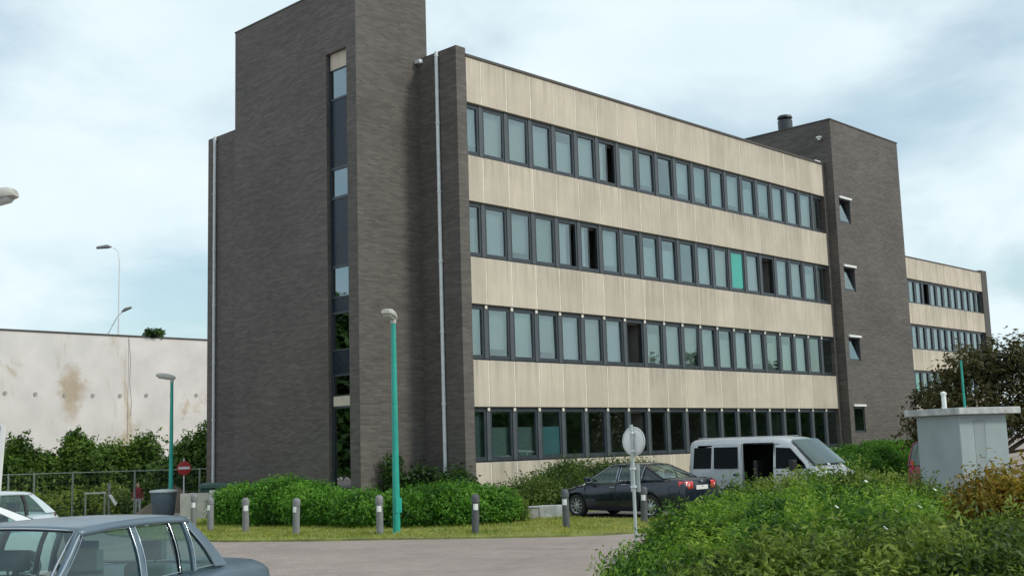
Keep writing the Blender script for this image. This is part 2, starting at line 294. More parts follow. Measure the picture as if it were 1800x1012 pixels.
# ------------------------------------------------------------------ mesh helpers
def tag(o, label=None, cat=None, group=None, kind=None):
    if label: o['label'] = label
    if cat: o['category'] = cat
    if group: o['group'] = group
    if kind: o['kind'] = kind
    return o
def empty(name, loc=(0, 0, 0), rz=0):
    o = bpy.data.objects.new(name, None); col.objects.link(o); o.location = loc; o.rotation_euler = (0, 0, rz)
    o.empty_display_size = .3
    return o
class MB:
    def __init__(s): s.v = []; s.f = []
    def add(s, v, f):
        n = len(s.v); s.v += [tuple(p) for p in v]; s.f += [tuple(i + n for i in q) for q in f]; return s
    def box(s, x0, x1, y0, y1, z0, z1):
        v = [(x, y, z) for x in (x0, x1) for y in (y0, y1) for z in (z0, z1)]
        return s.add(v, [(0, 1, 3, 2), (4, 6, 7, 5), (0, 4, 5, 1), (2, 3, 7, 6), (0, 2, 6, 4), (1, 5, 7, 3)])
    def tube(s, pts, rad, n=10, cap=True):
        pts = [Vector(p) for p in pts]; k = len(pts)
        rad = [rad] * k if isinstance(rad, (int, float)) else rad
        vs = []; ref = None
        for i, p in enumerate(pts):
            d = (pts[min(i + 1, k - 1)] - pts[max(i - 1, 0)]).normalized()
            if ref is None:
                ref = Vector((0, 0, 1)) if abs(d.z) < .9 else Vector((1, 0, 0))
            a = d.cross(ref).normalized(); b = d.cross(a).normalized(); ref = b.cross(d) * -1 if False else ref
            for j in range(n):
                t = 2 * math.pi * j / n
                vs.append(p + (a * math.cos(t) + b * math.sin(t)) * rad[i])
        fs = []
        for i in range(k - 1):
            for j in range(n):
                fs.append((i * n + j, i * n + (j + 1) % n, (i + 1) * n + (j + 1) % n, (i + 1) * n + j))
        if cap: fs += [tuple(range(n - 1, -1, -1)), tuple(range((k - 1) * n, k * n))]
        return s.add(vs, fs)
    def lathe(s, prof, n=20, c=(0, 0, 0), axis='z', cap=True):
        vs = []
        for r, h in prof:
            for j in range(n):
                t = 2 * math.pi * j / n; a, b = r * math.cos(t), r * math.sin(t)
                p = (a, b, h) if axis == 'z' else ((a, h, b) if axis == 'y' else (h, a, b))
                vs.append((p[0] + c[0], p[1] + c[1], p[2] + c[2]))
        fs = [(i * n + j, i * n + (j + 1) % n, (i + 1) * n + (j + 1) % n, (i + 1) * n + j) for i in range(len(prof) - 1) for j in range(n)]
        if cap: fs += [tuple(range(n - 1, -1, -1)), tuple(range((len(prof) - 1) * n, len(prof) * n))]
        return s.add(vs, fs)
    def grid(s, rows):
        n = len(rows[0]); vs = [p for r in rows for p in r]
        return s.add(vs, [(i * n + j, i * n + j + 1, (i + 1) * n + j + 1, (i + 1) * n + j) for i in range(len(rows) - 1) for j in range(n - 1)])
    def prism(s, poly, fn0, fn1):
        """polygon -> plate between two mappings"""
        a = [fn0(*p) for p in poly]; b = [fn1(*p) for p in poly]; n = len(poly)
        return s.add(a + b, [tuple(range(n)), tuple(range(2 * n - 1, n - 1, -1))] + [(i, i + n, (i + 1) % n + n, (i + 1) % n) for i in range(n)])
    def mesh(s, name, smooth=None, fix=True):
        me = bpy.data.meshes.new(name); me.from_pydata(s.v, [], s.f); me.update()
        if fix:
            bm = bmesh.new(); bm.from_mesh(me); bmesh.ops.recalc_face_normals(bm, faces=bm.faces); bm.to_mesh(me); bm.free()
        if smooth is not None:
            me.shade_smooth(); me.set_sharp_from_angle(angle=R(smooth))
        return me
    def build(s, name, m, parent=None, smooth=None, loc=None, bevel=0, fix=True):
        return link(name, s.mesh(name, smooth, fix), m, parent, loc, bevel)
def link(name, me, m=None, parent=None, loc=None, bevel=0):
    o = bpy.data.objects.new(name, me); col.objects.link(o)
    if m is not None and len(me.materials) == 0: me.materials.append(m)
    elif m is not None and name == 'post' and me.users <= 1: me.materials[0] = m
    if parent: o.parent = parent
    if loc: o.location = loc
    if bevel:
        b = o.modifiers.new('bevel', 'BEVEL'); b.width = bevel; b.segments = 2; b.limit_method = 'ANGLE'
    return o
def B(*a): return MB().box(*a)
def copy_tree(o, parent=None):
    c = o.copy(); col.objects.link(c); c.parent = parent
    for ch in list(o.children): copy_tree(ch, c)
    return c

def S(a, b, x):
    t = np.clip((x - a) / (b - a), 0, 1); return t * t * (3 - 2 * t)
def ground_z(x, y):
    dx_, dy_ = x - CAM[0], y - CAM[1]
    t = dx_ * math.sin(YAW) + dy_ * math.cos(YAW); s = dx_ * math.cos(YAW) - dy_ * math.sin(YAW)
    return -1.12 * S(40, 64, t) * S(-5.5, -11, s)

# ------------------------------------------------------------------ foliage
def lump(d, seed):
    a = np.sin(d[:, 0] * 5.1 + seed) + np.sin(d[:, 1] * 6.3 + seed * 1.7) + np.sin(d[:, 2] * 5.7 + seed * 2.3)
    b = np.sin(d[:, 0] * 11.1 + d[:, 1] * 7 + seed * 3) + np.sin(d[:, 2] * 13.1 - d[:, 1] * 9 + seed)
    return a / 3 * .55 + b / 2 * .45
def foliage(name, blobs, n_shoot, per, leaf, m, parent=None, seed=1, length=.25, spread=.10, amp=.16, zmin=None, flat=.4, upw=.6, core=.78, wl=.45, sharp=1.0, loc=None):
    g = np.random.default_rng(seed)
    bl = np.array(blobs, float); w = (bl[:, 3] * bl[:, 4] + bl[:, 4] * bl[:, 5] + bl[:, 3] * bl[:, 5]); w /= w.sum()
    N = int(n_shoot * 1.7)
    idx = g.choice(len(bl), N, p=w)
    d = g.normal(size=(N, 3)); d /= np.linalg.norm(d, axis=1)[:, None]
    d[:, 2] = np.where(d[:, 2] < -.25, -d[:, 2], d[:, 2])
    rad = 1 + amp * lump(d + idx[:, None] * .7, seed) - np.abs(g.normal(size=N)) * .10
    c = bl[idx, :3]; r = bl[idx, 3:6]
    p = c + d * r * rad[:, None]
    keep = np.ones(N, bool)
    for k in range(len(bl)):
        q = ((p - bl[k, :3]) / bl[k, 3:6]); ins = (np.linalg.norm(q, axis=1) < .82) & (idx != k)
        keep &= ~ins
    if zmin is not None: keep &= p[:, 2] > zmin
    p, d = p[keep][:n_shoot], d[keep][:n_shoot]; n = len(p)
    sd_ = d * sharp + np.array([0, 0, upw]) + g.normal(size=(n, 3)) * .35; sd_ /= np.linalg.norm(sd_, axis=1)[:, None]
    ln = length * (.4 + g.random(n) ** 2 * 1.3)
    P = np.repeat(p, per, 0); D = np.repeat(sd_, per, 0); L = np.repeat(ln, per)
    k = g.random(len(P))
    pos = P + D * (L * k)[:, None] + g.normal(size=P.shape) * spread * np.clip(1.15 - k, .25, 1)[:, None]
    sz = leaf * (.6 + .8 * g.random(len(P)))
    nr = np.repeat(d, per, 0) * .5 + np.array([0, 0, flat]) + g.normal(size=P.shape) * .6; nr /= np.linalg.norm(nr, axis=1)[:, None]
    a = np.cross(nr, g.normal(size=P.shape)); a /= np.linalg.norm(a, axis=1)[:, None] + 1e-9
    b = np.cross(nr, a)
    A = a * sz[:, None]; Bv = b * (sz * wl)[:, None]; dip = nr * (sz * .18)[:, None]
    V = np.stack([pos - A, pos - Bv + dip, pos + A, pos + Bv + dip], 1).reshape(-1, 3)
    nq = len(pos)
    F = np.arange(nq * 4).reshape(-1, 4)
    if core:
        cv, cf = [], []; off = nq * 4
        for kk in range(len(bl)):
            nu, nv = 14, 9
            u, vv = np.meshgrid(np.linspace(0, 2 * np.pi, nu, endpoint=False), np.linspace(.06, np.pi - .06, nv), indexing='ij')
            dd = np.stack([np.cos(u) * np.sin(vv), np.sin(u) * np.sin(vv), np.cos(vv)], -1).reshape(-1, 3)
            rr = core * (1 + amp * lump(dd + kk * .7, seed))
            cv.append(bl[kk, :3] + dd * bl[kk, 3:6] * rr[:, None])
            for i in range(nu):
                for j in range(nv - 1):
                    cf.append([off + i * nv + j, off + ((i + 1) % nu) * nv + j, off + ((i + 1) % nu) * nv + j + 1, off + i * nv + j + 1])
            off += nu * nv
        V = np.concatenate([V] + cv); F = np.concatenate([F, np.array(cf)])
    return link(name, fast_mesh(name, V, F), m, parent, loc)
def fast_mesh(name, V, F):
    me = bpy.data.meshes.new(name); k = F.shape[1]
    me.vertices.add(len(V)); me.vertices.foreach_set('co', np.ascontiguousarray(V, np.float32).ravel())
    me.loops.add(F.size); me.loops.foreach_set('vertex_index', np.ascontiguousarray(F, np.int32).ravel())
    me.polygons.add(len(F)); me.polygons.foreach_set('loop_start', np.arange(0, F.size, k, dtype=np.int32))
    me.update(calc_edges=True); me.validate(); return me

# ================================================================== SETTING
xs = np.array([-700, -400, -220, -120, -70, -50] + list(np.arange(-40, 61, 1.0)) + [75, 100, 150, 250, 450, 900])
ys = np.array([-700, -400, -220, -120, -70, -50] + list(np.arange(-40, 71, 1.0)) + [85, 110, 160, 260, 450, 900])
gx, gy = np.meshgrid(xs, ys, indexing='ij')
gz = ground_z(gx, gy)
V = np.stack([gx, gy, gz], -1).reshape(-1, 3)
ny_ = len(ys); ii, jj = np.meshgrid(np.arange(len(xs) - 1), np.arange(ny_ - 1), indexing='ij')
F = np.stack([ii * ny_ + jj, (ii + 1) * ny_ + jj, (ii + 1) * ny_ + jj + 1, ii * ny_ + jj + 1], -1).reshape(-1, 4)
tag(link('ground', fast_mesh('ground', V, F), M['paving']), kind='structure')

def sheet(name, poly, z, m, thick=.2):
    bm = bmesh.new()
    vs = [bm.verts.new((x, y, z)) for x, y in poly]
    es = [bm.edges.new((vs[i], vs[(i + 1) % len(vs)])) for i in range(len(vs))]
    bmesh.ops.triangle_fill(bm, edges=es, use_beauty=True)
    bmesh.ops.recalc_face_normals(bm, faces=bm.faces)
    if sum(f.normal.z for f in bm.faces) < 0: bmesh.ops.reverse_faces(bm, faces=bm.faces)
    n = len(vs)
    low = [bm.verts.new((x, y, z - thick)) for x, y in poly]
    for i in range(n): bm.faces.new((vs[i], low[i], low[(i + 1) % n], vs[(i + 1) % n]))
    me = bpy.data.meshes.new(name); bm.to_mesh(me); bm.free()
    return link(name, me, m)
VERGE = [(-9.2, 5.5), (-10.1, 3.2), (-10.4, .4), (-9.95, -2.3), (-8.95, -4.1), (-7.73, -5.86), (-6.7, -7.5), (-5.56, -9.05), (-4.8, -9.65), (-3.98, -10.05), (-1.8, -10.7), (1.5, -11.2),
         (4.0, -12.2), (7, -14), (9, -14), (8.5, -12.8), (4.2, -11.4), (2.4, -9.4), (1.8, -8.95), (-.75, -8.6), (-.8, -4.4), (.4, -3.4), (30, -3.4), (30, 0.2), (-.2, .2), (-.2, 2.1), (-2.5, 2.1), (-2.5, 8.7), (-5.5, 8.2), (-7.6, 7)]
tag(sheet('grass_verge', VERGE, .045, M['verge']), kind='structure')
PARK = [(-.9, -8.8), (-.9, -4.3), (.3, -3.3), (26, -3.3), (26, -9), (9, -13.2), (4.4, -11.7), (2.3, -9.5), (1.7, -9.0)]
tag(sheet('parking_bay', PARK, .012, M['asphalt'], .1), kind='structure')

# grass blades on the visible verge
def inside(px_, py_, poly):
    r = np.zeros(len(px_), bool); j = len(poly) - 1
    for i in range(len(poly)):
        xi, yi = poly[i]; xj, yj = poly[j]
        c = ((yi > py_) != (yj > py_)) & (px_ < (xj - xi) * (py_ - yi) / (yj - yi + 1e-12) + xi); r ^= c; j = i
    return r
def grass(name, x0, x1, y0, y1, n, poly, h, seed, z):
    g = np.random.default_rng(seed)
    a = g.random((n, 2)) * [x1 - x0, y1 - y0] + [x0, y0]
    a = a[inside(a[:, 0], a[:, 1], poly)]; n = len(a)
    patch = np.sin(a[:, 0] * 2.1 + 1) * np.sin(a[:, 1] * 1.7) * .5 + np.sin(a[:, 0] * 5 + a[:, 1] * 4) * .25
    hh = h * (.5 + .9 * g.random(n)) * (1 + .5 * patch)
    t = g.random(n) * 6.283; wv = np.stack([np.cos(t), np.sin(t), 0 * t], 1) * .012
    base = np.concatenate([a, np.full((n, 1), z)], 1)
    lean = np.concatenate([g.normal(size=(n, 2)) * .45, np.ones((n, 1))], 1) * hh[:, None]
    V = np.stack([base - wv, base + wv, base + lean], 1).reshape(-1, 3)
    o = link(name, fast_mesh(name, V, np.arange(n * 3).reshape(-1, 3)), G_GRASS)
    return tag(o, 'short yellow-green grass on the verge between bollards and hedge', 'grass', kind='stuff')
grass('grass', -10.6, 4.5, -12.3, 6, 80000, VERGE, .065, 3, .04)

# ================================================================== OFFICE BUILDING
H, HP, HT = 14.81, 15.04, 17.32
ST = [(13.27, 11.48), (9.96, 8.12), (6.60, 4.79), (3.30, 1.54)]
PW, LX, PITCHW, MO = .432, 23.95, 1.2, 1.142
bld = empty('office_building', (0, 0, 0))
tag(bld, 'four-storey office block of dark brick and beige panel bands with two brick towers', 'building')
# brick masses
B(0, PW, 0, 15.13, -1.5, HP).build('end_wall', M['brick'], bld)
B(0.003, PW - .003, .003, 15.127, HP, HP + .05).build('wall_coping', M['coping'], bld)
B(PW + .002, 31, 14.8, 15.1, -1.5, H).build('rear_wall', M['brick'], bld)
B(PW + .002, LX - .002, .35, 14.79, H - .45, H - .12).build('roof_slab', M['roofing'], bld)
# stair tower: hollow where the window slot is, built from butted brick blocks
X0, X2, D0, D1 = -2.661, .405, 1.871, 8.912
SY0, SY1, SZ0, SZ1 = 2.37, 3.45, .55, 15.05
tw = MB()
tw.box(X0, X2, D0, SY0, -1.5, HT)
tw.box(X0, X2, SY1, D1, -1.5, HT)
tw.box(X0 + .001, X2 - .001, SY0, SY1, SZ1, HT)
tw.box(X0 + .001, X2 - .001, SY0, SY1, -1.5, SZ0)
twr = tw.build('stair_tower', M['brick'], bld)
cp = MB(); cp.box(X0 - .02, X2 + .02, D0 - .02, D1 + .02, HT, HT + .05); cp.build('coping', M['coping'], twr)
B(X0 + .9, X0 + 1.0, SY0, SY1, SZ0, SZ1).build('stair_back_wall', M['room'], twr)
# glazed slot of the stair tower
XS = X0 + .16
slot = [('panel', 14.50, 15.05), ('pane', 13.52, 14.46), ('spandrel', 11.20, 13.44), ('pane', 10.22, 11.10), ('spandrel', 7.95, 10.12), ('pane', 6.95, 7.87), ('spandrel', 6.45, 6.90),
        ('pane', 5.25, 6.38), ('spandrel', 4.45, 5.20), ('pane', 3.80, 4.40), ('panel', 3.45, 3.76), ('pane', .62, 3.38)]
fr = MB()
fr.box(XS - .04, XS + .06, SY0, SY0 + .07, SZ0, SZ1 - .001); fr.box(XS - .04, XS + .06, SY1 - .07, SY1, SZ0, SZ1 - .001)
prev = SZ1
for k, z0, z1 in slot:
    if prev - z1 > .02: fr.box(XS - .035, XS + .055, SY0 + .07, SY1 - .07, z1, prev)
    prev = z0
fr.box(XS - .035, XS + .055, SY0 + .07, SY1 - .07, SZ0, prev)
sw = fr.build('stair_window', M['frame'], bld)
tag(sw, 'tall narrow stair window slot of stacked panes')
for k, z0, z1 in slot:
    if k == 'pane': B(XS - .004, XS + .004, SY0 + .07, SY1 - .07, z0, z1).build('pane', M['glass_stair'], sw)
    elif k == 'spandrel': B(XS - .012, XS + .02, SY0 + .07, SY1 - .07, z0, z1).build('spandrel_panel', M['spandrel'], sw)
    else: B(XS - .03, XS + .03, SY0 + .07, SY1 - .07, z0, z1).build('beige_panel', M['panel'], sw)
for z in (3.2, 6.7, 10.0, 13.3):
    B(XS + .2, XS + .7, SY0 + .01, SY1 - .01, z - .1, z + .12).build('stair_landing', M['room'], twr)

# precast bands
bands = [(ST[0][0], H), (ST[1][0], ST[0][1]), (ST[2][0], ST[1][1]), (ST[3][0], ST[2][1]), (-.6, ST[3][1])]
mull = [PW] + [MO + PITCHW * k for k in range(0, 20) if MO + PITCHW * k < LX - .15] + [LX]
pm = {}
def panel_mesh(w, z0, z1):
    key = (round(w, 3), z0, z1)
    if key not in pm:
        g_ = .02
        mb = MB(); y0, y1, ch = 0, .12, .008
        a = [(g_, z0), (w - g_, z0), (w - g_, z1), (g_, z1)]
        b = [(g_ + ch, z0 + ch), (w - g_ - ch, z0 + ch), (w - g_ - ch, z1 - ch), (g_ + ch, z1 - ch)]
        v = [(x, y0, z) for x, z in b] + [(x, y0 + ch, z) for x, z in a] + [(x, y1, z) for x, z in a]
        f = [(0, 1, 2, 3), (11, 10, 9, 8)] + [(i, i + 4, (i + 1) % 4 + 4, (i + 1) % 4) for i in range(4)] + [(i + 4, i + 8, (i + 1) % 4 + 8, (i + 1) % 4 + 4) for i in range(4)]
        mb.add(v, f); pm[key] = mb.mesh('concrete_panel')
    return pm[key]
for bi, (z0, z1) in enumerate(bands):
    for i in range(len(mull) - 1):
        w = mull[i + 1] - mull[i]
        o = link('concrete_panel', panel_mesh(w, z0, z1), M['panel'], bld)
        o.location = (mull[i], random.uniform(-.004, .003) + .008, 0)
    B(PW + .001, LX - .001, .020, .13, z0 + .01, z1 - .01).build('panel_joint', M['joint'], bld)
    B(PW + .001, LX - .001, .30, .45, z0 - (.2 if bi < 4 else 0), z1 - .02).build('spandrel_wall', M['room'], bld)
B(PW, LX - .02, -.035, .30, H + .002, H + .085).build('roof_coping', M['coping'], bld)
# rooms behind the strips: floors, a corridor wall, cross walls
for (zt, zb) in ST:
    B(PW + .01, LX, .41, 6.0, zb - .95, zb - .75).build('floor_slab', M['room'], bld)
    B(PW + .01, LX, 4.6, 4.75, zb - .74, zt + .6).build('corridor_wall', M['room'], bld)
for i in (4, 8, 12, 16): B(mull[i] - .06, mull[i] + .06, .42, 4.59, -1, H - .5).build('cross_wall', M['room'], bld)

# windows of the strips.  frame = window, children: pane, curtain
YW = .115
def frame_mesh(w, h, name='window', t=.085, d=.10, tt=.15, tb=.12):
    mb = MB()
    mb.box(0, t, 0, d, 0, h); mb.box(w - t, w, 0, d, 0, h)
    mb.box(t, w - t, 0.002, d - .002, 0, tb); mb.box(t, w - t, .002, d - .002, h - tt, h)
    return mb.mesh(name)
def sash_mesh(w, h, t=.05):
    mb = MB(); mb.box(0, t, 0, .05, 0, h); mb.box(w - t, w, 0, .05, 0, h); mb.box(t, w - t, .001, .049, 0, t); mb.box(t, w - t, .001, .049, h - t, h)
    return mb.mesh('sash')
cache = {}
def cm(key, fn):
    if key not in cache: cache[key] = fn()
    return cache[key]
MW = .16
open_win = {(0, 6): 22, (1, 5): 24, (1, 4): 12, (2, 7): 100, (1, 15): 80, (3, 7): 90, (0, 19): 24, (1, 19): 26}
for fl, (zt, zb) in enumerate(ST):
    h = zt - zb
    B(PW + .01, LX - .01, .145, .31, zb + .001, zb + .05).build('window_sill', M['frame'], bld)
    for i in range(1, len(mull) - 1):
        o = link('mullion', cm(('mull', fl), lambda: B(-MW / 2, MW / 2, .09, .30, zb + .052, zt - .002).mesh('mullion')), M['mullion'], bld)
        o.location = (mull[i], 0, 0)
        if fl >= 2:
            o2 = link('bracket', cm(('brk', fl), lambda: B(-.05, .05, .06, .088, zt - .13, zt - .02).mesh('bracket')), M['joint'], o)
    for i in range(len(mull) - 1):
        xa = mull[i] + (MW / 2 if i else 0) + .002; xb = mull[i + 1] - (MW / 2 if i < len(mull) - 2 else 0) - .002
        w = xb - xa; hh = h - .054
        if w < .12: continue
        win = link('window', cm(('w', round(w, 3), round(hh, 3)), lambda: frame_mesh(w, hh)), M['frame'], bld)
        win.location = (xa, YW, zb + .052)
        iw, iz0, iz1 = w - .17, .12, hh - .15
        key = ('pane', round(w, 3), round(hh, 3))
        ang = open_win.get((fl, i))
        if ang:
            if ang < 40: sw_, fx_ = iw * (.95 - ang / 55), 0      # sash pushed aside, right part open
            else: sw_, fx_ = iw, R(ang)                            # swung right into the room
            sa = link('sash', sash_mesh(sw_, iz1 - iz0, .035), M['frame'], win)
            sa.location = (.085, .03 if not fx_ else .10, iz0); sa.rotation_euler = (0, 0, fx_)
            pa = link('pane', B(.035, sw_ - .035, .012, .018, .035, iz1 - iz0 - .035).mesh('pane'), M['glass'], win)
            if not fx_: B(.0, sw_ * .9, .13, .14, .05, hh - .12).build('curtain', M['blind3'], win)
            pa.location = sa.location; pa.rotation_euler = sa.rotation_euler
        else:
            pa = link('pane', cm(key, lambda: B(.085, w - .085, .04, .05, iz0, iz1).mesh('pane')), M['glass'], win)
            pa.rotation_euler = (random.uniform(-.012, .012), 0, random.uniform(-.012, .012))
        # curtains / blinds behind the glass
        if fl < 3:
            if (fl, i) == (1, 13):
                B(.086, w - .086, .030, .038, .16, hh - .152).build('turquoise_film', M['turq_film'], win)
            elif not ang and random.random() < .88:
                top = hh - random.choice([.1, .1, .1, .1, .5]); bot = random.choice([.1, .1, .1, .1, .35])
                n = 9; rows = []
                for zz in (bot, top):
                    rows.append([(.02 + (w - .04) * q / (n * 2), .16 + .025 * (q % 2) + random.uniform(-.006, .006), zz) for q in range(n * 2 + 1)])
                MB().grid(rows).build('curtain', random.choice([M['blind'], M['blind2'], M['blind3'], M['blind']]), win, smooth=60, fix=False)
        elif i < 4:
            if i == 3: B(.086, w - .086, .030, .038, .125, hh * .62).build('teal_film', M['teal_film'], win)
            top = hh * (.93 if i == 0 else .62)
            rows = [[(.02 + (w - .04) * q / 16, .16 + .025 * (q % 2), zz) for q in range(17)] for zz in (.1, top)]
            MB().grid(rows).build('curtain', M['dim_blind'], win, smooth=60, fix=False)
        elif i == 4:
            B(.14, .24, .14, .16, .15, .85).build('white_box_file', M['white'], win)

# right service tower
RX0, RX1, RF, RB, RH = 23.955, 30.917, -.446, 8.0, 16.96
wins = [(24.34, 25.42, 12.05, 13.2, 1), (24.34, 25.42, 8.80, 9.92, 1), (24.34, 25.38, 5.50, 6.60, 1), (24.30, 25.36, 2.18, 3.38, 0)]
mb = MB()
wx0, wx1 = 24.34, 25.38
mb.box(RX0, wx0, RF, RB, -1.5, RH); mb.box(wx1, RX1, RF, RB, -1.5, RH)
zz = -1.5
for a, b, z0, z1, k in reversed(wins):
    mb.box(wx0, wx1, RF + .001, RB - .001, zz, z0); zz = z1
mb.box(wx0, wx1, RF + .001, RB - .001, zz, RH - .001)
for a, b, z0, z1, k in wins: mb.box(wx0, wx1, RF + .6, RB - .002, z0, z1)
svc = mb.build('service_tower', M['brick'], bld)
B(RX0 - .03, RX1 + .03, RF - .03, RB + .03, RH, RH + .06).build('coping', M['coping'], svc)
for a, b, z0, z1, k in wins:
    w, h = wx1 - wx0 - .004, z1 - z0 - .004
    fm = frame_mesh(w, h, 'small_window', .045, .06, .05, .05)
    win = link('small_window', fm, M['frame'], bld); win.location = (wx0 + .002, RF + .03, z0 + .002)
    B(-.06, w + .06, -.12, .04, h + .004, h + .10).build('white_lintel', M['white'], win)
    sa = link('sash', sash_mesh(w - .10, h - .11, .04), M['frame'], win); sa.location = (.05, .005, .055)
    pa = B(.04, w - .14, .005, .012, .04, h - .15).build('pane', M['glass'], win); pa.location = sa.location
    if k: sa.rotation_euler = pa.rotation_euler = (R(-11), 0, 0)
# recess strip between the bands and the tower: dark brick return
B(RX0 - .002 - .22, RX0 - .002, -.02, .5, -1, H + .1).build('brick_return', M['brick'], bld)
# chimney on the tower, vents, lamp
ch = MB().lathe([(.36, 16.9), (.36, 17.62), (.345, 17.625)], 18, (24.6, 2.3, 0)).build('flue', M['frame'], bld, smooth=40)
MB().lathe([(.30, 17.70), (.38, 17.74), (.33, 17.86), (.1, 17.9)], 18, (24.6, 2.3, 0)).tube([(24.4, 2.3, 17.6), (24.4, 2.3, 17.75)], .02).tube([(24.8, 2.3, 17.6), (24.8, 2.3, 17.75)], .02).build('flue_cap', M['frame'], ch, smooth=40)
MB().tube([(23.86, 3.4, 14.7), (23.86, 3.4, 16.5)], .06, 10).build('vent_pipe', M['white'], bld, smooth=40)
MB().box(23.74, 23.95, .0, .2, 16.14, 16.22).box(23.78, 23.9, .04, .16, 16.05, 16.14).build('wall_lamp', M['white'], bld)
MB().box(23.2, 23.7, .02, .25, 14.9, 14.97).build('flashing', M['white'], bld)
# drainpipes on the end wall
for y in (.87, 14.5):
    p = MB().tube([(-.075, y, .1), (-.075, y, HP + .02)], .062, 12).build('drainpipe', M['galv'], bld, smooth=40)
    for z in np.arange(1.1, 15, 2.3):
        o = link('pipe_collar', cm(('collar',), lambda: MB().lathe([(.078, 0), (.078, .06)], 12, (-.075, 0, 0)).mesh('pipe_collar', 40)), M['galv'], p); o.location = (0, y, z)
B(-.16, .02, 1.62, 1.86, HP - .15, HP - .03).build('gutter_outlet', M['galv'], bld)

# ------------------------------------------------------------------ far wing
wing = empty('office_wing', (46, 10.43, 0))
tag(wing, 'far lower-looking wing of beige bands and window strips behind the right brick tower', 'building')
FX0, FX1 = 44.0, 67.9
B(FX1 - 46, FX1 - 46 + 1.1, -.02, 14, -1.5, HP).build('end_pier', M['coping'], wing)
B(FX0 - 46, FX1 - 46 - .001, .4, 14, H - .4, H - .1).build('roof_slab', M['roofing'], wing)
B(FX0 - 46, FX1 - 46 - .001, 4, 4.2, -1, H - .45).build('corridor_wall', M['room'], wing)
B(FX0 - 46, FX1 - 46, -.03, .3, H + .002, H + .09).build('roof_coping', M['coping'], wing)
fm_ = [FX0 - 46 + 1.2 * k for k in range(0, 20)] + [FX1 - 46]
for bi, (z0, z1) in enumerate(bands):
    for i in range(len(fm_) - 1):
        o = link('concrete_panel', panel_mesh(fm_[i + 1] - fm_[i], z0, z1), M['panel'], wing); o.location = (fm_[i], 0, 0)
    B(FX0 - 46, FX1 - 46 - .001, .03, .14, z0 + .01, z1 - .01).build('panel_joint', M['joint'], wing)
for fl, (zt, zb) in enumerate(ST):
    for i in range(len(fm_) - 1):
        w = fm_[i + 1] - fm_[i] - .004
        win = link('window', cm(('fw', round(w, 3), fl), lambda: frame_mesh(w, zt - zb, 'window', .17, .15, .16, .12)), M['frame'], wing)
        win.location = (fm_[i] + .002, .16, zb)
        if (fl, i) == (0, 11): continue
        link('pane', cm(('fp', round(w, 3), fl), lambda: B(.17, w - .17, .07, .08, .12, zt - zb - .16).mesh('pane')), M['glass'], win)
        cu = link('curtain', cm(('fc', round(w, 3), fl), lambda: B(.05, w - .05, .2, .21, .1, zt - zb - .1).mesh('curtain')), M['blind'], win)
        if (fl, i) == (2, 9): cu.data = cu.data.copy(); cu.data.materials.clear(); cu.data.materials.append(M['green_blind']); cu.name = 'turquoise_blind'

# ------------------------------------------------------------------ old hall at the left
hall = empty('old_hall', (10, 44.6, -1.2))
tag(hall, 'long windowless hall with stained off-white rendered wall behind the left bushes', 'building')
zt_ = 10.0 + 1.2
HX = -58
# wall bays with recessed joints (wide cast bays)
edges = [-60, -46, -33, -20.5, -7.5, 1.9, 13.6, 26]
for a, b in zip(edges[:-1], edges[1:]):
    B(a + .015, b - .015, 0, .4, 0, zt_).build('wall_bay', M['render'], hall)
B(-60, 26, .05, .38, .1, zt_ - .05).build('wall_core', M['concrete'], hall)
B(-60.1, 26.1, -.06, .5, zt_ + .002, zt_ + .10).build('coping', M['coping'], hall)
B(-60, 26, .41, 25, zt_ - 1.0, zt_ - .7).build('roof', M['roofing'], hall)
B(-60, -59.6, .41, 25, 0, zt_ - .1).build('side_wall', M['render'], hall); B(25.6, 26, .41, 25, 0, zt_ - .1).build('side_wall', M['render'], hall)
xw = -6.1
while xw < 9:
    MB().lathe([(.13, -.04), (.13, .02), (.06, .021)], 10, (xw, 0, 7.35 + .06 * math.sin(xw * 3)), 'y').build('wall_anchor', M['concrete'], hall, smooth=40); xw += 1.86
cu = MB().tube([(1.9, -.03, zt_ - .1), (2.05, -.03, zt_ - 1.5), (2.0, -.03, zt_ - 3), (2.15, -.03, zt_ - 4.3), (2.1, -.03, zt_ - 5.2)], .012, 6).build('cable', M['concrete'], hall)
foliage('roof_plant', [(13.6, 44.7, 10.15, .5, .3, .28), (14.1, 44.75, 10.2, .35, .25, .3)], 160, 5, .09, G_DARK, seed=5, length=.2, zmin=10.0)
tag(bpy.data.objects['roof_plant'], 'small dark plant growing on the top edge of the old hall wall', 'plant')

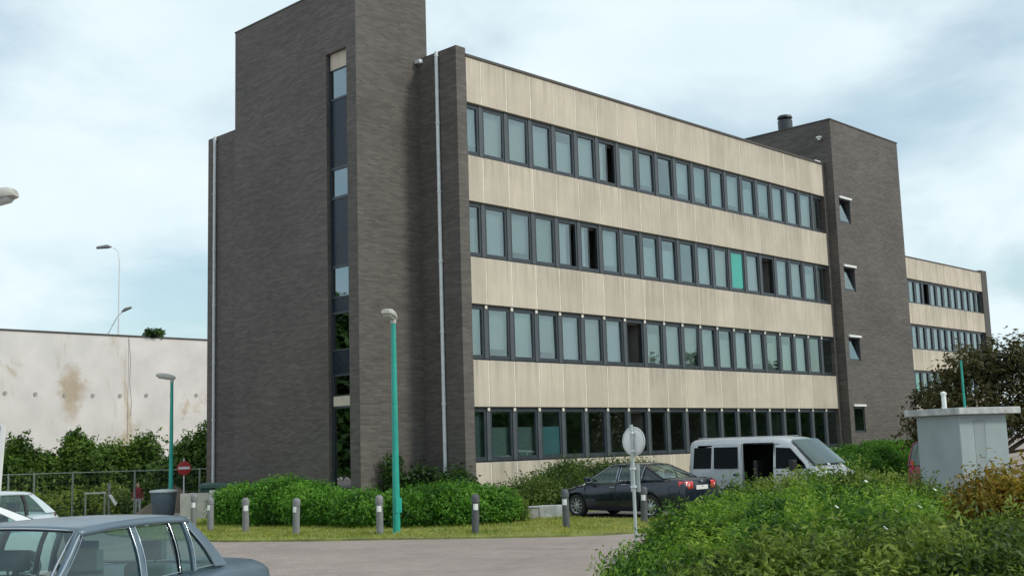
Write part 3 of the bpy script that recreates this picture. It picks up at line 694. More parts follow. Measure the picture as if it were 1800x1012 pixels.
# ================================================================== LAMPS
def lamp_post(name, label, base, h, head_dir, r=.075, head=True, tilt=18, seed=0):
    t = empty(name, base); tag(t, label, 'lamp post', 'turquoise lamp posts around the car park')
    MB().tube([(0, 0, 0), (0, 0, h * .35), (0, 0, h)], [r * 1.15, r, r * .72], 14).build('post', M['turq'], t, smooth=50)
    B(-.09, .09, -.012 - r * 1.1, -r * .4, .5, .85).build('service_door', M['turq'], t)
    MB().lathe([(.16, 0), (.16, .03), (r * 1.3, .05)], 14).build('base_plate', M['turq'], t)
    if head:
        d = Vector((math.cos(head_dir), math.sin(head_dir), 0)); n = Vector((-d.y, d.x, 0)); tl = R(tilt)
        ax = d * math.cos(tl) + Vector((0, 0, math.sin(tl))); uz = -d * math.sin(tl) + Vector((0, 0, math.cos(tl)))
        o = Vector((0, 0, h))
        MB().lathe([(r * .85, h - .12), (r * .95, h + .01), (r * .6, h + .06)], 12).build('collar', M['lamp_head'], t, smooth=50)
        prof = [(-.10, .07, .05), (.0, .10, .085), (.15, .135, .11), (.38, .15, .105), (.50, .13, .075), (.55, .10, .045)]
        rows = []
        for a, w, tk in prof:
            ring = [(-w, -.02), (-w, .35 * tk), (-w * .7, tk * .85), (0, tk), (w * .7, tk * .85), (w, .35 * tk), (w, -.02), (w * .9, -.05), (-w * .9, -.05)]
            rows.append([o + ax * a + n * y + uz * (z + .05) for y, z in ring])
        mb = MB(); k = len(rows[0]); vs = [p for rr in rows for p in rr]
        fs = [(i * k + j, i * k + (j + 1) % k, (i + 1) * k + (j + 1) % k, (i + 1) * k + j) for i in range(len(rows) - 1) for j in range(k)]
        fs += [tuple(range(k)), tuple(range((len(rows) - 1) * k, len(rows) * k))]
        mb.add(vs, fs); hd = mb.build('lamp_head', M['lamp_head'], t, smooth=45)
        q = [o + ax * a + n * y + uz * -.005 for a, y in ((.08, -.10), (.48, -.11), (.48, .11), (.08, .10))]
        q2 = [o + ax * a + n * y + uz * -.05 for a, y in ((.13, -.07), (.44, -.08), (.44, .08), (.13, .07))]
        MB().add(q + q2, [(0, 1, 2, 3), (7, 6, 5, 4)] + [(i, i + 4, (i + 1) % 4 + 4, (i + 1) % 4) for i in range(4)]).build('lens', M['lens'], hd)
    return t
lamp_post('lamp_post', 'tall turquoise lamp post standing on the verge in front of the brick tower corner', (-6.80, -4.70, .03), 5.18, R(-150), .08, tilt=8)
lamp_post('lamp_post', 'turquoise lamp post behind the blue-grey bin, left of the building', (-4.3, 10.3, -.02), 4.74, R(137), .072, tilt=10)
lamp_post('lamp_post', 'lamp post mostly outside the left edge, only its pale head in view against the sky', (-19.25, -11.12, 0), 5.30, R(-46), .09, tilt=14)
lamp_post('lamp_post', 'thin turquoise post rising behind the grey kiosk roof', (7.35, -12.75, 0), 4.05, 0, .04, head=False)
# tall mast behind the hall
t = empty('street_light', (15.6, 53.3, -1.1)); tag(t, 'tall thin double-arm street light rising behind the old hall', 'street light')
MB().tube([(0, 0, 0), (0, 0, 12), (0, 0, 17.6), (-.08, .07, 18.4), (-.35, .32, 18.72)], [.09, .06, .045, .035, .03], 8).build('mast', M['galv'], t, smooth=50)
MB().tube([(-.45, .4, 18.75), (-.7, .6, 18.8), (-1.25, 1.15, 18.72)], [.05, .16, .10], 8).build('lamp_head', M['bollard'], t, smooth=50)
MB().tube([(-.6, .5, 12.2), (-.1, .05, 13.5), (.25, -.2, 13.95)], .045, 8).build('arm', M['galv'], t, smooth=50)
MB().tube([(.15, -.1, 13.85), (.35, -.3, 14.05), (.7, -.6, 14.2)], [.05, .14, .08], 8).build('lamp_head', M['bollard'], t, smooth=50)

# ================================================================== BOLLARDS
bpos = [(-7.53, 3.31), (-8.24, 1.24), (-8.08, -.19), (-8.11, -2.45), (-7.23, -4.6), (-6.05, -6.64), (-3.88, -7.55), (-1.67, -8.19)]
blab = ['furthest grey bollard, leftmost of the row, before the concrete bin store', 'grey bollard just right of the blue saloon roof, second from the left', 'grey bollard in front of the left end of the clipped hedge, third from left',
        'light grey bollard in front of the dip in the hedge, fourth from left', 'grey bollard directly left of the tall turquoise lamp post', 'dark grey bollard before the right end of the clipped hedge',
        'dark bollard in front of the navy saloon front wheel', 'dark bollard behind the round sign post, by the navy saloon rear wheel']
bm_ = MB().lathe([(.085, -.1), (.085, .72), (.098, .725), (.098, .80), (.09, .86), (.055, .90), (.01, .91)], 16).mesh('post', 40)
rm_ = MB().grid([[(-.092 * math.cos(a), .092 * math.sin(a), z) for a in np.linspace(-.62, .62, 7)] for z in (.55, .69)]).mesh('reflector', 60)
for i, (x, y) in enumerate(bpos):
    e = empty('bollard', (x, y, .03), random.uniform(-.9, .3) + R(62)); e.rotation_euler[0] = random.uniform(-.025, .025); e.rotation_euler[1] = random.uniform(-.025, .025)
    tag(e, blab[i], 'bollard', 'bollards along the verge')
    p = link('post', bm_ if i < 5 else cm(('bd',), lambda: bm_.copy()), M['bollard'] if i < 5 else M['bollard_dark'], e); p.scale = (1, 1, random.uniform(.95, 1.04))
    link('reflector', rm_, M['white'], e)

# ================================================================== SIGNS
t = empty('traffic_sign', (-7.31, -12.36, 0)); tag(t, 'round traffic sign seen from behind on a grey pole by the front shrub', 'sign')
dv = Vector((-24.977 + 7.32, -26.306 + 12.34, 0)).normalized()
ang = math.atan2(dv.y, dv.x) + R(-38); t.rotation_euler = (0, 0, ang)
MB().tube([(0, 0, 0), (0, 0, 2.36)], .032, 12).build('pole', M['sign_back'], t, smooth=50)
dsk = MB().lathe([(.27, -.062), (.265, -.05), (.25, -.045), (.25, -.052), (.01, -.054)], 32, (0, 0, 2.04), 'x').build('sign_disc', M['sign_back'], t, smooth=30)
MB().lathe([(.272, -.066), (.28, -.058), (.272, -.05)], 32, (0, 0, 2.04), 'x').build('rim', M['white'], dsk, smooth=60)
for z in (1.86, 2.2, 1.18, 1.52): B(-.05, .04, -.05, .05, z - .02, z + .02).build('clamp', M['galv'], t)
B(-.062, -.05, -.11, .11, 1.08, 1.60).build('sub_plate', M['sign_back'], t)
t = empty('no_entry_sign', (1.35, 19.2, -.35)); tag(t, 'red round no-entry sign with white bar on a post behind the turquoise lamp post', 'sign')
t.rotation_euler = (0, 0, math.atan2(-26.3 - 19.2, -24.98 - 1.35))
MB().tube([(-.04, 0, 0), (-.04, 0, 2.3)], .03, 8).build('pole', M['galv'], t, smooth=50)
d_ = MB().lathe([(.30, 0), (.30, .02), (.28, .025)], 28, (0, 0, 1.88), 'x').build('sign_disc', M['red'], t, smooth=30)
B(.026, .032, -.24, .24, 1.83, 1.94).build('white_bar', M['white'], d_)

# ================================================================== CARS
def wheel_meshes(r, w, spokes=7):
    ty = MB().lathe([(r * .66, -w / 2), (r * .93, -w / 2), (r, -w * .36), (r, w * .36), (r * .93, w / 2), (r * .66, w / 2)], 28, axis='y', cap=False).mesh('tyre', 35)
    mb = MB(); mb.lathe([(r * .69, w * .30), (r * .69, w * .47), (r * .60, w * .44), (r * .60, w * .12)], 28, axis='y', cap=False)
    mb.lathe([(r * .14, w * .10), (r * .14, w * .42), (r * .08, w * .45)], 14, axis='y')
    for k in range(spokes):
        a = 2 * math.pi * k / spokes; ca, sa = math.cos(a), math.sin(a)
        def pt(q, s, y): return (q * ca - s * sa, y, q * sa + s * ca)
        q0, q1, s0, s1 = r * .1, r * .64, r * .075, r * .05
        mb.add([pt(q0, -s0, w * .40), pt(q0, s0, w * .40), pt(q1, s1, w * .36), pt(q1, -s1, w * .36), pt(q0, -s0, w * .2), pt(q0, s0, w * .2), pt(q1, s1, w * .2), pt(q1, -s1, w * .2)],
               [(0, 1, 2, 3), (7, 6, 5, 4), (0, 4, 5, 1), (1, 5, 6, 2), (2, 6, 7, 3), (3, 7, 4, 0)])
    return ty, mb.mesh('rim', 35), MB().lathe([(r * .6, w * .02), (r * .6, w * .06)], 20, axis='y').mesh('brake_disc')
def loft_body(stations, sect):
    rows = [sect(*s) for s in stations]; k = len(rows[0]); mb = MB()
    vs = [p for rr in rows for p in rr]
    fs = [(i * k + j, i * k + (j + 1) % k, (i + 1) * k + (j + 1) % k, (i + 1) * k + j) for i in range(len(rows) - 1) for j in range(k)]
    fs += [tuple(range(k)), tuple(range(len(rows) * k - 1, (len(rows) - 1) * k - 1, -1))]
    return mb.add(vs, fs)
def densify(st, step=.12):
    out = []; st = [tuple(map(float, s)) for s in st]
    for a, b in zip(st[:-1], st[1:]):
        n = max(1, int(round(abs(b[0] - a[0]) / step)))
        for k in range(n): out.append(tuple(a[q] + (b[q] - a[q]) * k / n for q in range(len(a))))
    out.append(st[-1]); return out
def car_section(x, zt, zs, w, zb):
    h = [(0, zt), (.5 * w, zt - .006), (.80 * w, zt - .022), (.90 * w, zt - .05), (.965 * w, zs), (.995 * w, zs - .10), (1.0 * w, (zs + zb) / 2), (.985 * w, zb + .12), (.93 * w, zb + .02), (.8 * w, zb)]
    return [(x, y, z) for y, z in h] + [(x, -y, z) for y, z in reversed(h[1:])]
def carve(o, boxes):
    """cut shapes out of a mesh for good"""
    cut = []
    for mb in boxes:
        c = mb.build('cutter', None, o.parent); cut.append(c)
        md = o.modifiers.new('b', 'BOOLEAN'); md.object = c; md.operation = 'DIFFERENCE'; md.solver = 'EXACT'
    dg = bpy.context.evaluated_depsgraph_get(); dg.update()
    me = bpy.data.meshes.new_from_object(o.evaluated_get(dg)); o.modifiers.clear(); me.name = o.data.name; o.data = me
    me.shade_smooth(); me.set_sharp_from_angle(angle=R(38))
    for c in cut: bpy.data.objects.remove(c, do_unlink=True)
def car(name, label, loc, heading, P, paint, cat='car', glass='car_glass', chrome=True):
    t = empty(name, loc, heading); tag(t, label, cat)
    st = densify(P['st']); wx = P['wx']; wr_, ww = P['wheel']
    body = loft_body(st, car_section).build('body', paint, t, smooth=38)
    hw = max(s[3] for s in P['st'])
    carve(body, [MB().lathe([(wr_ + .055, -hw - .2), (wr_ + .055, -hw + .24)], 28, (x, 0, wr_), 'y') for x in wx] + [MB().lathe([(wr_ + .055, hw - .24), (wr_ + .055, hw + .2)], 28, (x, 0, wr_), 'y') for x in wx])
    ty, rim, disc = wheel_meshes(wr_, ww, P.get('spokes', 7))
    for x in wx:
        for s in (-1, 1):
            w = link('wheel', ty, M['rubber'], t); w.location = (x, s * (hw - .012 - ww / 2), wr_)
            rr = link('rim', rim, M['rim'], w); dd = link('brake_disc', disc, M['black'], w)
            if s < 0: w.rotation_euler = (0, 0, math.pi)
    # greenhouse
    xa, za, xb, xc, xd, zd, zr, wb, wr = [P[k] for k in ('xa', 'za', 'xb', 'xc', 'xd', 'zd', 'zr', 'wb', 'wr')]
    bw, cr_ = P.get('bow', .10), P.get('crown', .05)
    def zbelt(x): return za + (zd - za) * (xa - x) / (xa - xd)
    def ys(x, z):
        f = (z - zbelt(x)) / (zr - zbelt(x)); return wb + (wr - wb) * f + .03 * math.sin(math.pi * max(0, min(1, f)))
    N = 14
    yy = [-1 + 2 * j / N for j in range(N + 1)]
    rows = []
    nx = 14
    xm = (xb + xc) / 2; hl = (xb - xc) / 2
    def roofpt(fx, v):
        x = xb + (xc - xb) * fx; q = 1 - v * v
        x += bw * q * (1 - fx) * .5 - bw * .4 * q * fx
        return (x, v * wr, zr + cr_ * q * .75 + cr_ * .8 * (1 - (2 * fx - 1) ** 2))
    for i in range(nx + 1):
        fx = i / nx; r = [roofpt(fx, v) for v in yy]
        a, b = r[0], r[-1]
        r = [(a[0], a[1] - .035, a[2] - .05), (a[0], a[1] - .022, a[2] - .018)] + r + [(b[0], b[1] + .022, b[2] - .018), (b[0], b[1] + .035, b[2] - .05)]
        rows.append(r)
    ro = MB().grid(rows).build('roof', paint, t, smooth=50)
    sol = ro.modifiers.new('s', 'SOLIDIFY'); sol.thickness = .03; sol.offset = -1
    def screen(nm, x0, z0, w0, fx, off, g, bw0):
        rws = []
        for k in range(7):
            f = k / 6; rw = []
            for v in yy:
                q = 1 - v * v; tp = roofpt(fx, v)
                b0 = (x0 + bw0 * q, v * w0, z0)
                rw.append((b0[0] + (tp[0] - b0[0]) * f + off * math.sin(math.pi * f), b0[1] + (tp[1] * .97 - b0[1]) * f, b0[2] + (tp[2] - .012 - b0[2]) * f))
            rws.append(rw)
        return MB().grid(rws).build(nm, g, t, smooth=60), rws
    gm_ = M[glass]
    ws, wrow = screen('windscreen', xa, za, wb * .97, 0, .03, gm_, bw)
    rw, rrow = screen('rear_window', xd, zd, wb * .96, 1, -.02, gm_, -bw * .5)
    for scr, rws_, nm in ((ws, wrow, 'seal'), (rw, rrow, 'seal')):
        loop = [p for p in rws_[0]] + [r[-1] for r in rws_[1:-1]] + list(reversed(rws_[-1])) + [r[0] for r in reversed(rws_[1:-1])]
        MB().tube(loop + [loop[0]], .014, 6, cap=False).build(nm, M['black'], scr, smooth=60)
        if P.get('screen_chrome'): MB().tube([(p[0] + .008, p[1] * 1.012, p[2] + .004) for p in loop + [loop[0]]], .008, 6, cap=False).build('chrome_surround', M['chrome'], scr, smooth=60)
    AP = P.get('apil', .07); CP = P.get('cpil', .16)
    def lineA(z): return xa + (xb - xa) * (z - za) / (zr - za)
    def lineC(z): return xd + (xc - xd) * (z - zd) / (zr - zd)
    zt_top = zr - .045
    for s in (-1, 1):
        def m0(x, z): return (x, s * ys(x, z), z)
        def m1(x, z): return (x, s * (ys(x, z) - .035), z)
        def mg0(x, z): return (x, s * (ys(x, z) - .014), z)
        def mg1(x, z): return (x, s * (ys(x, z) - .018), z)
        def seg(p, q, n=5): return [(p[0] + (q[0] - p[0]) * k / n, p[1] + (q[1] - p[1]) * k / n) for k in range(n)]
        def quad(x00, z00, x01, z01, x11, z11, x10, z10):
            return seg((x00, z00), (x01, z01)) + seg((x01, z01), (x11, z11)) + seg((x11, z11), (x10, z10)) + seg((x10, z10), (x00, z00))
        zl = zbelt(xa) - .02
        pl = MB()
        pl.prism(quad(xa + .02, za - .02, lineA(zr) + .01, zr - .01, lineA(zr) - AP, zr - .01, xa - AP * 1.25, za - .02), m0, m1)
        pl.prism(quad(xd, zd - .02, lineC(zr), zr - .01, lineC(zr) + CP * .75, zr - .01, xd + CP * 1.4, zd - .02), m0, m1)
        pl.prism(quad(lineA(zr) - AP - .002, zt_top + .012, lineA(zr) - AP - .002, zr - .012, lineC(zr) + CP * .75 + .002, zr - .012, lineC(zr) + CP * .75 + .002, zt_top + .012), m0, m1)
        for (a0, a1, nm) in P['pillars']:
            (pl if nm != 'd' else MB().prism(quad(a0, zbelt(a0) - .02, a0 - .01, zt_top + .011, a1 - .01, zt_top + .011, a1, zbelt(a1) - .02), m0, m1).build('window_divider', M['black'], t) and MB()).prism(quad(a0, zbelt(a0) - .02, a0 - .01, zt_top + .011, a1 - .01, zt_top + .011, a1, zbelt(a1) - .02), m0, m1)
        pl.build('pillars', paint, t, smooth=40)
        xs_ = [None] + list(P['pillars']) + [None]
        for k in range(len(xs_) - 1):
            L_, Rr = xs_[k], xs_[k + 1]
            if L_ is None: f0, f1 = xa - AP * 1.2, lineA(zr) - AP
            else: f0, f1 = L_[1], L_[1] - .01
            if Rr is None: b0, b1 = xd + CP * 1.35, lineC(zr) + CP * .72
            else: b0, b1 = Rr[0], Rr[0] - .01
            poly = quad(f0, zbelt(f0), f1, zt_top + .012, b1, zt_top + .012, b0, zbelt(b0))
            wnd = MB().grid([[mg0(f0 + (f1 - f0) * h_ / 6 + ((b0 + (b1 - b0) * h_ / 6) - (f0 + (f1 - f0) * h_ / 6)) * v_ / 6, zbelt(f0) + (zt_top + .012 - zbelt(f0)) * h_ / 6) for v_ in range(7)] for h_ in range(7)]).build('side_window', gm_, t, smooth=60)
            if chrome and (L_ is None or L_[2] != 'd') and (Rr is None or Rr[2] != 'd' or L_ is not None):
                ring = [m0(x, z) for x, z in poly]
                MB().tube(ring + [ring[0]], P.get('trim', .009), 6, cap=False).build('window_trim', M['chrome'], wnd, smooth=60)
        if P.get('rail'):
            MB().tube([m0(xa + .02 + (lineA(zr) + .0 - xa - .02) * k / 6, za - .02 + (zr - .03 - za + .02) * k / 6) for k in range(6)] + [m0(lineA(zr) - .03 + (lineC(zr) - lineA(zr)) * k / 10, zr - .022 + .006 * math.sin(math.pi * k / 10)) for k in range(11)], .010, 6).build('drip_rail', M['chrome'], t, smooth=60)
        # mirror, handles
        mx_ = xa - .22
        MB().box(mx_ - .06, mx_ + .05, s * (wb + .06), s * (wb + .24), zbelt(mx_) + .02, zbelt(mx_) + .15).build('wing_mirror', paint if P.get('mirror_paint', 1) else M['black'], t, bevel=.03)
        for hx in P.get('handles', ()):
            zz_ = zbelt(hx) - .16; B(hx - .09, hx + .09, s * (hw - .012), s * (hw + .022), zz_ - .014, zz_ + .014).build('door_handle', M['chrome'] if chrome else paint, t, bevel=.008)
        for sx in P.get('seams', ()):
            B(sx - .004, sx + .004, s * (hw - .02), s * (hw + .0015), .32, zbelt(sx) - .1).build('door_seam', M['black'], t)
    # cabin
    B(xd + .05, xa - .06, -wb * .93, wb * .93, min(za, zd) - .35, min(za, zd) - .02 if not P.get('deck') else P['deck']).build('cabin_deck', M['interior'], t)
    for sx in P.get('seats', ()):
        for s in (-.36, .36):
            z0 = min(za, zd) - .04
            se = MB().box(sx - .10, sx + .02, s - .23, s + .23, z0 - .1, z0 + .13).build('seat', M['interior_teal'] if P.get('teal') else M['interior'], t, bevel=.04)
            MB().box(sx - .13, sx - .04, s - .14, s + .14, z0 + .16, z0 + .33).box(sx - .09, sx - .07, s - .06, s - .04, z0 + .1, z0 + .2).box(sx - .09, sx - .07, s + .04, s + .06, z0 + .1, z0 + .2).build('headrest', M['interior_teal'] if P.get('teal') else M['interior'], se, bevel=.035)
    if P.get('wheel_x'):
        sx, sy, sz = P['wheel_x']
        pts = [(sx - .05 * math.sin(a) * 1, sy + .18 * math.cos(a), sz + .17 * math.sin(a)) for a in np.linspace(0, 2 * math.pi, 20)]
        MB().tube(pts, .014, 6, cap=False).build('steering_wheel', M['black'], t, smooth=60)
    x_tail = P['st'][-1][0]; x_nose = P['st'][0][0]
    for (y0, y1, z0, z1, nm, m) in P.get('tail', ()):
        for s in (-1, 1):
            a, b = (y0, y1)
            rows = []
            for q in range(7):
                yv = a + (b - a) * q / 6; f = max(0, (yv - .62 * hw) / (.38 * hw)); xo = x_tail - .012 + .26 * f * f
                rows.append([(xo + .03, s * yv, z1), (xo, s * yv, z1 - .02), (xo - .004, s * yv, (z0 + z1) / 2), (xo, s * yv, z0 + .02), (xo + .03, s * yv, z0)])
            MB().grid(rows).build(nm, M[m], t, smooth=60)
    for (y0, y1, z0, z1, m) in P.get('nose', ()):
        for s in (-1, 1): B(x_nose - .06, x_nose + .012, min(s * y0, s * y1), max(s * y0, s * y1), z0, z1).build('headlight', M[m], t, bevel=.015)
    if P.get('plate'):
        z = P['plate']; B(x_tail - .02, x_tail + .02, -.26, .26, z - .055, z + .055).build('number_plate', M['plate'], t)
    if P.get('bumper'):
        z0, z1, m = P['bumper']
        for xx, sg in ((x_nose, 1), (x_tail, -1)):
            pts = []
            for q in range(13):
                v = -1 + 2 * q / 12; pts.append((xx + sg * (.045 - .16 * abs(v) ** 3), v * hw * 1.0, (z0 + z1) / 2))
            rows = [[(p[0] - sg * .08, p[1], z1), (p[0], p[1], z1 - .015), (p[0] + sg * .012, p[1], (z0 + z1) / 2), (p[0], p[1], z0 + .01), (p[0] - sg * .1, p[1], z0)] for p in pts]
            MB().grid(rows).build('bumper', M[m] if isinstance(m, str) else m, t, smooth=50)
    return t

SALOON = dict(st=[(2.15, .56, .48, .36, .30), (2.11, .63, .55, .52, .25), (2.0, .71, .62, .66, .21), (1.8, .79, .68, .78, .195), (1.6, .84, .72, .845, .19), (1.3, .90, .76, .885, .19), (1.0, .945, .82, .89, .19), (.3, .965, .87, .89, .18), (-.8, .99, .90, .89, .18),
                  (-1.5, 1.03, .92, .885, .20), (-1.9, 1.05, .92, .865, .22), (-2.2, 1.045, .91, .83, .26), (-2.31, 1.01, .88, .79, .30), (-2.36, .86, .78, .76, .32)],
    wx=(1.29, -1.29), wheel=(.315, .21), xa=1.02, za=.95, xb=.28, xc=-.92, xd=-1.68, zd=1.04, zr=1.395, wb=.79, wr=.58, bow=.14, crown=.05, apil=.06, cpil=.22,
    pillars=[(-.10, -.19, 'B'), (-.98, -1.02, 'd')], handles=(-.05, -.95), seams=(-.14, .95, -1.0), seats=(-.1, -.95), mirror_paint=1,
    tail=[(.40, .815, .76, .97, 'tail_lamp', 'tail_red'), (.47, .60, .80, .93, 'reversing_lamp', 'tail_clear'), (.64, .74, .80, .93, 'indicator_lamp', 'tail_clear')], plate=.80, bumper=(.34, .62, None), nose=[], spokes=9)
SALOON['bumper'] = None
c_navy = car('parked_saloon', 'navy blue saloon car parked nose to the office building behind the round sign', (.57, -6.05, .012), R(90), SALOON, M['navy'])
B(-2.385, -2.35, -.045, .045, .92, .985).build('boot_badge', M['chrome'], c_navy, bevel=.01)

VOL = dict(st=[(2.30, .70, .60, .80, .30), (2.26, .80, .70, .85, .25), (1.6, .90, .80, .875, .22), (.9, .955, .88, .88, .2), (0, .955, .885, .88, .2), (-1.0, .97, .895, .88, .2), (-1.7, .995, .91, .88, .2), (-2.30, .985, .90, .87, .25), (-2.40, .955, .86, .86, .3), (-2.44, .80, .74, .85, .32)],
    wx=(1.385, -1.385), wheel=(.31, .19), xa=.98, za=.965, xb=.40, xc=-1.20, xd=-1.66, zd=1.0, zr=1.455, wb=.775, wr=.62, bow=.08, crown=.035, apil=.06, cpil=.15,
    pillars=[(-.27, -.35, 'B'), (-.86, -.885, 'd'), (-1.08, -1.12, 'e')], handles=(-.1, -.75), seams=(-.31, .9, -1.1), seats=(.0, -.95), teal=1, rail=1, trim=.005, screen_chrome=1, wheel_x=(.52, .36, .93),
    tail=[(.45, .82, .62, .82, 'tail_lamp', 'tail_red')], plate=.70, nose=[(.42, .72, .60, .74, 'white')], spokes=10, bumper=(.40, .60, 'black'))
car('parked_saloon', 'blue-grey boxy saloon with chrome window trim at the bottom left, nearest car', (-20.66, -16.58, 0), R(-151.7), VOL, M['volvo'])

HATCH = dict(st=[(1.85, .62, .52, .62, .30), (1.80, .70, .60, .74, .24), (1.45, .82, .70, .82, .2), (.95, .90, .80, .835, .2), (0, .93, .86, .84, .2), (-1.2, .97, .88, .835, .2), (-1.75, .98, .88, .81, .22), (-1.92, .95, .84, .78, .28), (-1.97, .75, .68, .74, .3)],
    wx=(1.2, -1.2), wheel=(.29, .18), xa=1.0, za=.90, xb=.30, xc=-1.35, xd=-1.82, zd=.98, zr=1.38, wb=.75, wr=.57, bow=.10, crown=.04, apil=.06, cpil=.18,
    pillars=[(-.15, -.25, 'B'), (-1.05, -1.12, 'd')], handles=(-.05,), seams=(-.2, .9), seats=(-.05, -1.0), tail=[(.52, .77, .60, .94, 'tail_lamp', 'tail_red')], plate=.62, bumper=(.34, .56, 'black'), nose=[(.4, .66, .55, .66, 'white')])
h151 = Vector((math.cos(R(-151.7)), math.sin(R(-151.7)), 0))
car('parked_hatchback', 'pale silver hatchback in front of the mesh fence at far left', (-16.2, -2.55, 0), R(-160), HATCH, M['pale_silver'], chrome=False)
COUPE = dict(HATCH); COUPE.update(zr=1.36, xb=.25, xc=-.75, xd=-1.75, cpil=.3, pillars=[(-.15, -.24, 'B')])
car('parked_car', 'white car behind the blue-grey saloon roof at far left, only its roof arch in view', (-18.55, -7.85, 0), R(-153), COUPE, M['whitepaint'], chrome=False)
MPV = dict(st=[(1.98, .70, .58, .70, .30), (1.9, .85, .70, .80, .24), (1.4, 1.0, .82, .84, .2), (.9, 1.06, .92, .85, .2), (0, 1.08, .98, .85, .2), (-1.4, 1.10, 1.0, .85, .2), (-1.85, 1.10, 1.0, .83, .22), (-2.0, 1.08, .96, .80, .28), (-2.04, .8, .7, .78, .3)],
    wx=(1.3, -1.3), wheel=(.31, .19), xa=.95, za=1.05, xb=.35, xc=-1.72, xd=-1.98, zd=1.1, zr=1.76, wb=.80, wr=.66, bow=.1, crown=.05, apil=.07, cpil=.16, pillars=[(-.1, -.2, 'B'), (-1.05, -1.15, 'd')],
    handles=(0,), seams=(-.15, .9), seats=(0, -1.0), tail=[(.62, .80, .75, 1.25, 'tail_lamp', 'tail_red')], plate=.7, bumper=(.35, .6, 'black'))
car('parked_car', 'crimson high-roofed car showing its rounded end left of the grey kiosk', (9.98, -11.05, 0), R(12), MPV, M['crimson'], chrome=False)
car('parked_car', 'pale car at the far right edge beyond the kiosk', (17.8, -14.1, 0), R(20), MPV, M['whitepaint'], chrome=False)

# ------------------------------------------------------------------ silver van (heading -Y, right side faces -X)
van = empty('minibus', (3.93, -8.75, .012), R(-90)); tag(van, 'silver minibus with its side sliding door open beside the navy saloon', 'van')
def van_section(x, zt, zs, w, zb):
    z = lambda f: zb + (zt - zb) * f
    bl = min(1.12, zt - .03); tum = lambda zz_: w * (1 - .10 * max(0, (zz_ - 1.1)) / .9)
    top = zt
    h = [(0, top + .012), (.45 * w, top + .004), (.74 * w, top - .02), (tum(top) * .93, top - .065), (tum(top) * .985, top - .16), (tum((top + bl) / 2), (top - .16 + bl) / 2 if top - .16 > bl else bl + .01), (w, bl), (w * 1.002, .75), (w, .5), (.98 * w, zb + .1), (.9 * w, zb), (.5 * w, zb)]
    zz_ = [p[1] for p in h]
    for k in range(1, len(h)):
        if h[k][1] >= h[k - 1][1]: h[k] = (h[k][0], h[k - 1][1] - .008)
    return [(x, y, q) for y, q in h] + [(x, -y, q) for y, q in reversed(h[1:])]
VST = [(-2.52, 1.9, 0, .80, .42), (-2.49, 1.99, 0, .85, .34), (-2.38, 2.035, 0, .885, .30), (-1.5, 2.06, 0, .90, .28), (0, 2.06, 0, .90, .28), (.55, 2.03, 0, .90, .28), (.80, 1.95, 0, .90, .28), (1.0, 1.80, 0, .90, .28), (1.55, 1.28, 0, .90, .28), (1.75, 1.14, 0, .89, .28), (2.15, 1.03, 0, .86, .28), (2.33, .92, 0, .80, .3), (2.38, .7, 0, .74, .34)]
vb = loft_body(densify(VST, .1), van_section).build('body', M['silver'], van, smooth=40)
DX0, DX1 = -.66, .34
wrv = .33
carve(vb, [MB().box(DX0, DX1, -.2, -1.2, .42, 1.90), MB().box(-2.2, .5, -.80, .80, .5, 1.86),
           MB().lathe([(wrv + .07, -1.1), (wrv + .07, -.66)], 28, (1.45, 0, wrv), 'y'), MB().lathe([(wrv + .07, -1.1), (wrv + .07, -.66)], 28, (-1.5, 0, wrv), 'y'),
           MB().lathe([(wrv + .07, .66), (wrv + .07, 1.1)], 28, (1.45, 0, wrv), 'y'), MB().lathe([(wrv + .07, .66), (wrv + .07, 1.1)], 28, (-1.5, 0, wrv), 'y')])
lin = MB(); lin.add([(-2.19, -.79, .51), (.49, -.79, .51), (.49, .79, .51), (-2.19, .79, .51), (-2.19, -.79, 1.85), (.49, -.79, 1.85), (.49, .79, 1.85), (-2.19, .79, 1.85)], [(0, 1, 2, 3), (7, 6, 5, 4), (2, 6, 7, 3), (0, 3, 7, 4), (1, 5, 6, 2)])
lin.build('interior_lining', M['black'], van, fix=False)
for sx in (-1.9, -1.1, -.3):
    s_ = MB().box(sx - .12, sx + .02, -.72, .72, .9, 1.42).box(sx - .1, sx + .4, -.72, .72, .75, .92).build('bench_seat', M['black'], van, bevel=.04)
def yv(z): return .90 * (1 - .10 * max(0, z - 1.1) / .9)
def vplate(nm, poly, m, s, off, th, parent, bev=0):
    return MB().prism(poly, lambda x, z: (x, s * (yv(z) + off), z), lambda x, z: (x, s * (yv(z) + off - th), z)).build(nm, m, parent, bevel=bev)
